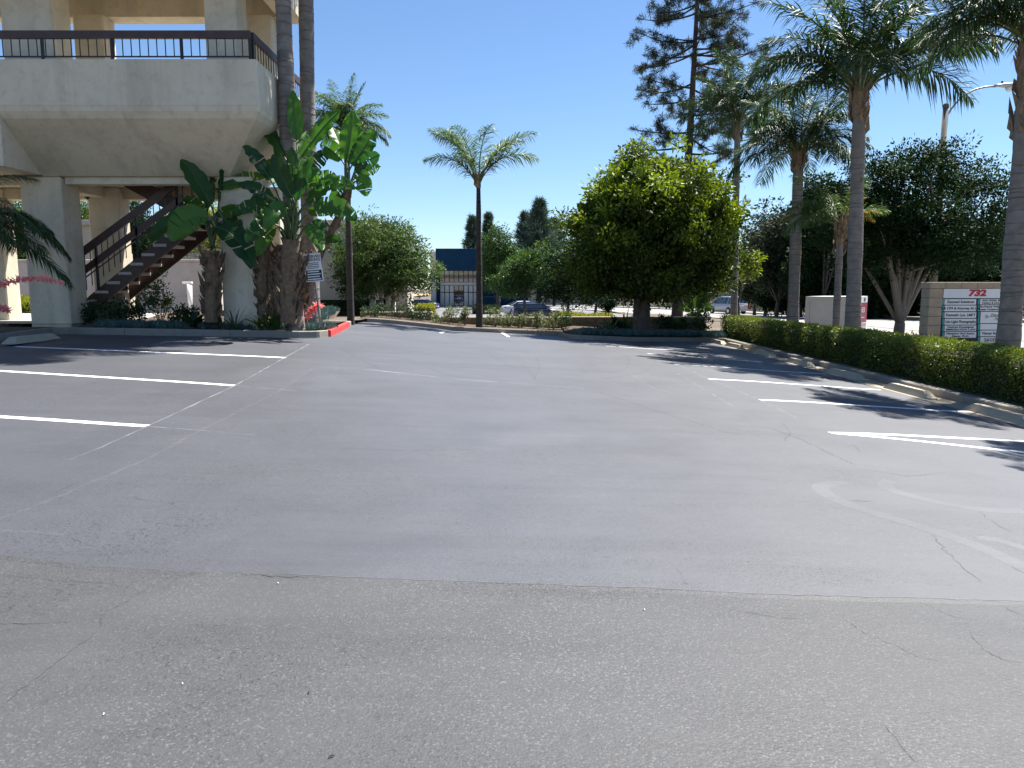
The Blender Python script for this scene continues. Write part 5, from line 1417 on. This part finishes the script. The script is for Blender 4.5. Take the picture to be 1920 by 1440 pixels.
for k, (px, rx, rz, mt, lb_) in enumerate([(1248,18,24,'shrub_dark','dark shrub touching the right side of the round evergreen trunk'), (1276,18,22,'green','fresh green shrub before the block wall, right of the round evergreen'), (1318,20,26,'shrub_dark','dark shrub at the hedge end before the block wall'), (1160,16,18,'shrub_dark','dark shrub left of the round evergreen trunk')]):
    p = at(px, 612, 28.7); shrub(lb_, (p.x, 28.7, LZ(p.x, 26)+.18), rx*28.7/1400, rz*28.7/1400*1.3, 620, .1, .05, M[mt], 150+k, 'shrubs on the island')
pg = 'planting under the terrace'
for k, (px, py, d_, rx, rz, mt, lb_) in enumerate([(150,610,17.6,34,30,'shrub_dark','dark shrub at the foot of the left column'), (200,606,17.5,42,40,'shrub_dark','broad dark shrub under the lower stair treads'), (260,604,17.6,44,44,'shrub_dark','dark shrub below the middle of the staircase'),
        (300,604,18.4,34,80,'green','taller green shrub beneath the stair stringer'), (345,606,17.4,30,30,'shrub_dark','dark shrub right of the staircase foot')]):
    p = at(px, py, d_); shrub(lb_, (p.x, d_, .72), rx*d_/1400, rz*d_/1400*1.1, 900, .08, .04, M[mt], 130+k, pg)
# straps and rosettes
def rosette(label, c, n, L, W, mat, seed, name, cat, group=None, upr=.6, droop=.35, flat=False):
    r = np.random.default_rng(seed); c = Vector(c)
    root = empty(name, c, label, cat, group)
    for k in range(n):
        a = r.uniform(0, 6.283); el = r.uniform(upr-.35, min(1.5, upr+.45)); ln = L*r.uniform(.7, 1.1)
        o = np.array([math.cos(a)*math.cos(el), math.sin(a)*math.cos(el), math.sin(el)])
        p0 = vec(c) - np.array([0, 0, .03]); p1 = p0 + o*ln*.6; p2 = p1 + o*ln*.45 + np.array([math.cos(a)*.2*ln*droop, math.sin(a)*.2*ln*droop, -droop*ln*r.uniform(.3, 1)])
        C = bez(p0, p1, p2, 7); sd_ = np.array([-math.sin(a), math.cos(a), 0])
        w = W*np.array([.6, .9, 1, .95, .75, .45, .02])
        Lf = C + sd_*w[:, None]/2 + np.array([0, 0, W*.12]); Rt = C - sd_*w[:, None]/2 + np.array([0, 0, W*.12])
        V = np.concatenate([Lf, C, Rt]); f = []
        for i in range(6): f += [(i, i+1, 7+i+1, 7+i), (7+i, 7+i+1, 14+i+1, 14+i)]
        G().add(V, f, r.uniform(0, 1)).build('leaf', mat, root, smooth=True)
    return root
for k, (px, py, d_, n, L, W, mt, nm, ct, up_, lb_) in enumerate([
    (440,612,16.6,26,.62,.03,'agave','strappy_plant','plant',.9,'spiky strap leaved plant at the foot of the right-hand column'), (503,606,16.7,26,.6,.035,'olive','strappy_plant','plant',.9,'arching strap plant between the broad-leaved trunks'),
    (488,600,17.0,9,.55,.17,'lime','broad_leaf_plant','plant',1.0,'lime green broad leaved plant beside the broad-leaved trunks'), (518,604,16.6,6,.5,.16,'green','broad_leaf_plant','plant',1.2,'upright green broad leaved plant left of the main trunk'),
    (362,606,17.0,11,.55,.2,'shrub_dark','broad_leaf_plant','plant',.7,'dark broad leaved plant right of the staircase'), (330,604,17.1,9,.4,.16,'shrub_dark','broad_leaf_plant','plant',.7,'dark broad leaved plant under the stair stringer'), (410,606,17.1,10,.5,.14,'shrub_dark','broad_leaf_plant','plant',.8,'shaded broad leaved plant before the right-hand column'),
    (1122,622,26.6,20,.6,.09,'agave','agave','agave',.8,'left one of two dark agaves before the block wall on the island'), (1145,622,26.4,22,.7,.1,'agave','agave','agave',.9,'right one of two dark agaves before the block wall on the island'),
    (1172,606,29.0,26,1.1,.05,'green','yucca','yucca',.8,'fan of spiky leaves left of the round evergreen trunk')]):
    p = at(px, py, d_); z = .7 if d_ < 20 else LZ(p.x, 26)+.15
    rosette(lb_, (p.x, d_, z), n, L, W, M[mt], 160+k, nm, ct, upr=up_)
def flower_stalk(label, pts, seed, group):
    r = np.random.default_rng(seed); root = empty('red_yucca', pts[0], label, 'flower', group)
    C = bez(*pts, 26); G().tube(C, np.linspace(.011, .004, 26), 6).build('stalk', M['flower'], root, smooth=True)
    g = G()
    for i in range(6, 26):
        n = 10; o = r.normal(size=(n, 3)); o[:, 2] -= .2
        g.leaves(C[i] + r.normal(0, .012, (n, 3)), o, r.uniform(.07, .12, n), .042, r.uniform(0, 1, n), fold=.4)
    g.build('blossom', M['flower'], root)
fg = 'coral flower stalks'
flower_stalk('long arching coral flower stalk at the left photo edge before the columns', (at(-60,590,14.2), at(0,500,14.2), at(112,528,14.2)), 1, fg)
flower_stalk('short coral flower spray at the very left edge, low', (at(-60,620,14.0), at(-20,560,14.0), at(14,582,14.0)), 2, fg)
flower_stalk('small red flower spray beside the leaning parking sign', (at(576,606,17.0), at(578,575,17.0), at(600,572,17.0)), 3, fg)
rosette('grassy leaf clump of the coral flower at the left edge', at(-66, 622, 14.1), 24, .7, .02, M['agave'], 190, 'strappy_plant', 'plant', upr=1.0)
# blue chalk sticks and ground cover
r = np.random.default_rng(77)
def cover(name, label, pts, n, L, W, mat, kind='stuff'):
    g = G(); i = r.integers(0, len(pts), n); P = pts[i] + np.c_[r.normal(0, .05, n), r.normal(0, .05, n), r.uniform(-.02, .03, n)]
    D = np.c_[r.normal(0, .4, n), r.normal(0, .4, n), np.full(n, 1.)]
    cl = r.uniform(0, 1, len(pts))
    g.leaves(P, D, L*r.uniform(.6, 1.3, n), W, np.clip(cl[i]*.7 + r.normal(.15, .2, n), 0, 1), fold=.5)
    g.build(name, mat, label=label, cat='ground cover', kind=kind)
n = 420; xx = r.uniform(A_.x+.4, -4.4, n); fr_ = np.interp(xx, [A_.x, B_.x, red0.x], [A_.y+.22, B_.y+.22, red0.y+.6])
keep = ~((xx > -6.2) & (xx < -5.0) & (r.uniform(0, 1, n) < .75))
xx, fr_ = xx[keep], fr_[keep]; yy = fr_ + r.uniform(0, .85, len(xx))
tz = np.array([LZ(a, min(b, 16.2)) for a, b in zip(xx, yy)]) + .13
p1_ = np.c_[xx, yy, tz]
m = 260; yy2 = r.uniform(red0.y+.3, red1.y-.1, m); xx2 = np.interp(yy2, [red0.y, red1.y], [red0.x-.25, red1.x-.25]) - r.uniform(0, .7, m)
p2_ = np.c_[xx2, yy2, [LZ(a, min(b, 16.2)) + .14 + .03*(b-16) for a, b in zip(xx2, yy2)]]
cover('ground_cover', 'blue green finger leaved ground cover along the planter kerbs', np.concatenate([p1_, p2_]), 17000, .15, .022, M['chalkstick'])
n = 420; xx = r.uniform(2.4, 7.9, n); fy_ = np.interp(xx, [1.95,2.1,2.4,2.7,3.5,5.5,7.0,8.0], [27.3,25.9,25.45,25.45,25.9,26.9,27.4,27.85]) + r.uniform(0, 1.5, n)
cover('ground_cover', 'low dark blue green ground cover on the island below the round evergreen', np.c_[xx, fy_, [LZ(a, 26)+.16 for a in xx]], 14000, .17, .035, M['chalkstick'])

# ------------------------------------------------------------------ giant bird of paradise clumps
def paddle(root, base, tip, bow, width, seed, torn=0.0, roll=0.0, start=None, fold=.25, mat='paddle', tint=None):
    """one paddle leaf with its stalk; base and tip are world points, bow lifts the midrib"""
    r = np.random.default_rng(seed); base, tip = vec(base), vec(tip); L = np.linalg.norm(tip-base)
    n = 15
    C = bez(base, (base+tip)/2 + np.asarray(bow), tip, n)
    T = np.gradient(C, axis=0); T /= np.linalg.norm(T, axis=1)[:, None]
    view = vec((0, 0, 1.6)) - C.mean(0); view /= np.linalg.norm(view)
    nv = view*math.cos(roll) + np.cross(T.mean(0), view)*math.sin(roll) + np.array([0, 0, .25])
    S = np.cross(T, nv); S /= np.linalg.norm(S, axis=1)[:, None]; Nn = np.cross(S, T)
    u = np.linspace(0, 1, n)
    w = width*np.clip(np.sin(np.pi*np.clip(u*.94+.05, 0, 1))**.55, .04, 1)*(1-.12*u)
    g = G(); tn = r.uniform(0, 1) if tint is None else tint
    for s in (1, -1):
        segs = [(0, n-1)]
        if torn > 0:
            cuts = sorted(set([0, n-1] + [int(c) for c in r.integers(2, n-2, int(torn*8))])); segs = list(zip(cuts[:-1], cuts[1:]))
        for (i0, i1) in segs:
            dr = r.uniform(-.05, .12)*width if torn > 0 else 0; gap = .0 if torn == 0 else .3
            idx = np.linspace(i0, i1-(gap if i1 < n-1 else 0), max(2, i1-i0+1))
            def ev(A): 
                return np.stack([np.interp(idx, np.arange(n), A[:, q]) for q in range(3)], -1)
            c, sv, nn_, ww = ev(C), ev(S), ev(Nn), np.interp(idx, np.arange(n), w)
            wave = .08*width*np.sin(idx*1.9+seed) + .03*width*np.sin(idx*4.7+2*seed+s)
            half = c + s*sv*(ww*.28)[:, None] - nn_*(ww*.28*fold*-1)[:, None]
            edge = c + s*sv*(ww*.5)[:, None] + nn_*(ww*.5*fold*.9 + wave - dr)[:, None] + ev(T)*(-.05*L*0)
            m = len(idx); V = np.concatenate([c, half, edge]); f = []
            for i in range(m-1):
                q = [(i, i+1, m+i+1, m+i), (m+i, m+i+1, 2*m+i+1, 2*m+i)]
                f += q if s > 0 else [t_[::-1] for t_ in q]
            g.add(V, f, tn)
    g.tube(C - Nn*.006, np.linspace(.016, .004, n), 5, mi=1)
    if start is not None:
        st = vec(start); g.tube(bez(st, base - T[0]*np.linalg.norm(base-st)*.5, base, 8), np.linspace(.03, .016, 8), 6, mi=1)
    return g.build('leaf', [M[mat], M['petiole']], root, smooth=True)
def stemgeo(root, pts, r0, r1, seed, dead=10):
    r = np.random.default_rng(seed); P = np.array([vec(p) for p in pts]); n = 14
    s = np.linspace(0, 1, len(P)); C = np.stack([np.interp(np.linspace(0, 1, n), s, P[:, q]) for q in range(3)], -1)
    C[1:-1] = (C[:-2]+C[1:-1]*2+C[2:])/4
    g = G(); g.tube(C, np.linspace(r0, r1, n)*(1+r.normal(0, .05, n)), 10)
    for k in range(46):                                   # clasping, peeling leaf bases in two ranks
        t = k/46*(n-2); c = C[int(t)]*(1-t%1) + C[int(t)+1]*(t%1); rr = np.interp(t, [0, n], [r0, r1]); sd_ = 1 if k % 2 else -1
        a = r.normal(0, .5) + (0 if sd_ > 0 else math.pi); o = np.array([math.cos(a), math.sin(a)*.8, 0])
        g.leaves(np.array([c+o*rr*.75]), np.array([o*.5+np.array([0, 0, 1.])]), r.uniform(.22, .42), r.uniform(.09, .16), r.uniform(0, 1), fold=.35)
    t_ = g.build('stem', M['sheath'], root)
    g = G(); n = dead
    for k in range(n):
        c = C[int(r.integers(4, 13))] + r.normal(0, .05, 3)
        g.leaves(np.array([c]), np.array([[r.normal(0, .6), r.normal(0, .5), -1.]]), r.uniform(.25, .5), .07, r.uniform(0, 1), fold=.4)
    g.build('dead_leaf_skirt', M['dead'], root)
bp = 'broad paddle leaved clumps in the planter'
def clump(label, d0, stems, leaves, seed):
    bx = at(*stems[0][0][0], d0); root = empty('bird_of_paradise_plant', (bx.x, d0, .7), label, 'plant', bp)
    for k, (pts, r0, r1, dd) in enumerate(stems): stemgeo(root, [at(px, py, d0+dd) for px, py in pts], r0, r1, seed+k)
    rr = np.random.default_rng(seed)
    for k, (st, b_, t_, bw, w, dd, td, torn, roll) in enumerate(leaves):
        base, tip = at(*b_, d0+dd), at(*t_, d0+dd+td)
        if torn == 0 and k % 2: torn = .3
        paddle(root, base, tip, np.array([bw[0], rr.normal(0, .05), bw[1]]), w*d0/1400, seed*10+k, torn, roll, start=at(*st, d0+dd*.3))
clump('single trunk paddle leaved plant in front of the right-hand column, by the stairs', 16.7, [([(397,604),(396,560),(399,520),(397,470)], .14, .17, 0)],
  [((396,470),(394,382),(338,300),(.05,.08),40,-.1,-.3,0,.3), ((394,465),(388,408),(322,452),(-.1,.35),52,-.25,-.3,0,.2), ((392,465),(385,412),(284,455),(-.15,.4),44,.2,.1,0,.5),
   ((402,465),(406,425),(474,502),(.15,.3),46,-.2,-.3,0,-.2), ((400,460),(405,405),(470,396),(0,.15),26,.1,.0,.5,.6), ((400,460),(410,380),(420,300),(.0,.0),14,.1,.1,0,.9), ((400,458),(412,352),(500,330),(.05,.1),30,.25,.2,.6,-.4), ((396,455),(390,390),(398,330),(.05,0),22,.2,.3,0,-.7), ((398,462),(380,400),(345,372),(0,.12),30,.3,.3,.3,.4), ((400,462),(418,415),(452,440),(.05,.2),34,.2,.1,.3,-.3)], 301)
clump('main paddle leaved clump with two shaggy trunks against the balcony corner', 16.5, [([(541,606),(540,560),(544,500),(547,450)], .17, .2, 0), ([(497,600),(496,560),(494,520),(502,455)], .13, .15, .5), ([(524,604),(522,560),(524,500),(530,460)], .09, .12, .35)],
  [((548,440),(556,262),(549,170),(.0,.0),30,.2,.2,0,.15), ((552,440),(566,292),(638,206),(.05,.2),34,.1,.0,0,-.35), ((545,440),(532,292),(495,240),(-.05,.12),36,.3,.2,0,.7), ((540,440),(504,332),(455,274),(.0,.12),30,-.2,-.2,0,.5),
   ((545,445),(548,370),(513,289),(-.06,.02),34,-.35,-.25,0,.15), ((548,445),(552,348),(547,276),(0,0),24,-.25,-.1,0,-.1), ((550,445),(557,374),(586,292),(-.03,.0),26,-.35,-.2,0,-.5), ((542,450),(520,380),(446,346),(.0,.16),28,-.3,-.4,0,.35),
   ((540,450),(510,395),(440,398),(.0,.22),30,-.1,-.2,.5,.2), ((538,455),(510,420),(462,455),(-.05,.22),34,-.2,-.3,.4,.1), ((552,450),(582,345),(666,352),(.05,.14),34,.0,.0,.7,-.2), ((552,455),(588,385),(668,414),(.1,.22),40,-.2,-.1,.6,-.1),
   ((550,450),(570,335),(620,280),(0,.1),30,.4,.4,.7,.4), ((552,455),(580,400),(632,398),(.05,.18),30,.3,.2,.5,.3), ((545,440),(525,330),(500,300),(0,.1),40,.5,.4,0,.9), ((555,455),(585,420),(612,440),(0,.12),26,-.3,-.4,.5,.3),
   ((535,455),(505,400),(482,390),(0,.1),26,.4,.3,.3,-.4), ((545,450),(536,390),(498,430),(0,.25),34,-.4,-.5,.2,0), ((500,455),(492,410),(455,420),(0,.12),28,.6,.5,.4,.3), ((548,450),(540,330),(520,262),(0,0),32,.6,.6,0,-.3), ((550,448),(566,355),(600,318),(.03,.1),34,.15,.1,.3,-.3), ((546,448),(530,350),(482,310),(-.03,.12),34,.1,.1,.3,.4), ((552,452),(575,380),(628,342),(.05,.12),32,-.1,-.1,.5,-.4), ((544,452),(528,392),(470,372),(-.05,.15),32,.2,.1,.4,.3), ((548,450),(556,330),(575,246),(.02,0),30,.5,.5,.2,.4), ((550,455),(572,425),(604,470),(.06,.16),28,-.4,-.5,.3,.1), ((540,455),(516,428),(484,480),(-.06,.18),30,.0,-.1,.4,.1)], 311)
clump('leaning paddle leaved stem whose torn crown stands against the sky', 17.0, [([(556,604),(566,560),(588,515),(602,470),(640,400),(655,345)], .1, .075, 0.1), ([(549,600),(552,560),(562,530),(560,480)], .1, .08, -.3)],
  [((655,350),(650,300),(662,208),(.05,.05),44,.1,.1,.2,.2), ((656,350),(660,310),(700,245),(.1,.08),42,.0,.1,.3,-.3), ((658,350),(668,322),(712,290),(.05,.14),30,-.1,-.1,.4,.3), ((658,352),(665,335),(714,312),(.0,.08),30,.2,.2,.6,-.5),
   ((658,352),(668,340),(686,368),(.1,.2),36,-.2,-.2,.4,.2), ((652,350),(640,300),(600,272),(-.02,.16),36,.1,.1,.9,-.2), ((652,350),(645,290),(622,238),(0,.05),34,.3,.3,.3,.5), ((650,355),(630,335),(585,345),(0,.14),30,.2,.2,.8,.2),
   ((655,355),(650,350),(622,385),(-.05,.12),26,.1,.1,.5,.1), ((655,352),(672,300),(690,262),(0,.1),32,.3,.3,.3,.7), ((602,470),(612,450),(640,455),(0,.1),18,-.1,-.1,.4,0)], 331)
b = at(1306, 596, 30.5)
root = empty('bird_of_paradise_plant', (b.x, 30.5, -.2), 'pale green broad leaved plant behind the hedge end, right of the round evergreen', 'plant', bp)
stemgeo(root, [(b.x, 30.5, -.3), (b.x-.05, 30.5, .5)], .09, .07, 351, 3)
for k, (b_, t_, bw, w) in enumerate([((1300,580),(1275,545),(-.05,.1),16), ((1305,575),(1310,530),(0,.05),16), ((1308,578),(1335,550),(.05,.1),16), ((1300,585),(1270,580),(0,.2),15), ((1308,585),(1340,580),(0,.2),15), ((1296,575),(1285,520),(0,0),14), ((1310,575),(1328,535),(0,.1),15), ((1303,588),(1318,612),(.1,.15),15), ((1297,590),(1282,612),(-.1,.15),14)]):
    paddle(root, at(*b_, 30.4), at(*t_, 30.3), np.array([bw[0], 0, bw[1]]), w*30.5/1400, 400+k, .3, RNG.uniform(-.5, .5), start=(b.x, 30.5, .4), mat='green', tint=.8)
# clipped lollipop shrub by the street
b = at(1139, 600, 42); tree('topiary_shrub', 'small clipped dark lollipop shrub left of the round evergreen trunk', (b.x, 42, -.8), [E(1139, 573, 42, 15, 15, 8)], 40, 50, .1, .05, M['darkgreen'], .05, .6, clump=.16, seed=67, lit_growth=.1, nlimb=4, cat='shrub')
# small grass tuft on the verge left of the tenant sign
p = at(1716, 628, 21.5); rosette('bright grassy tuft on the verge between street tree and tenant sign', (p.x, 21.5, .0), 40, .55, .025, M['lime'], 195, 'grass_tuft', 'plant', upr=.9)
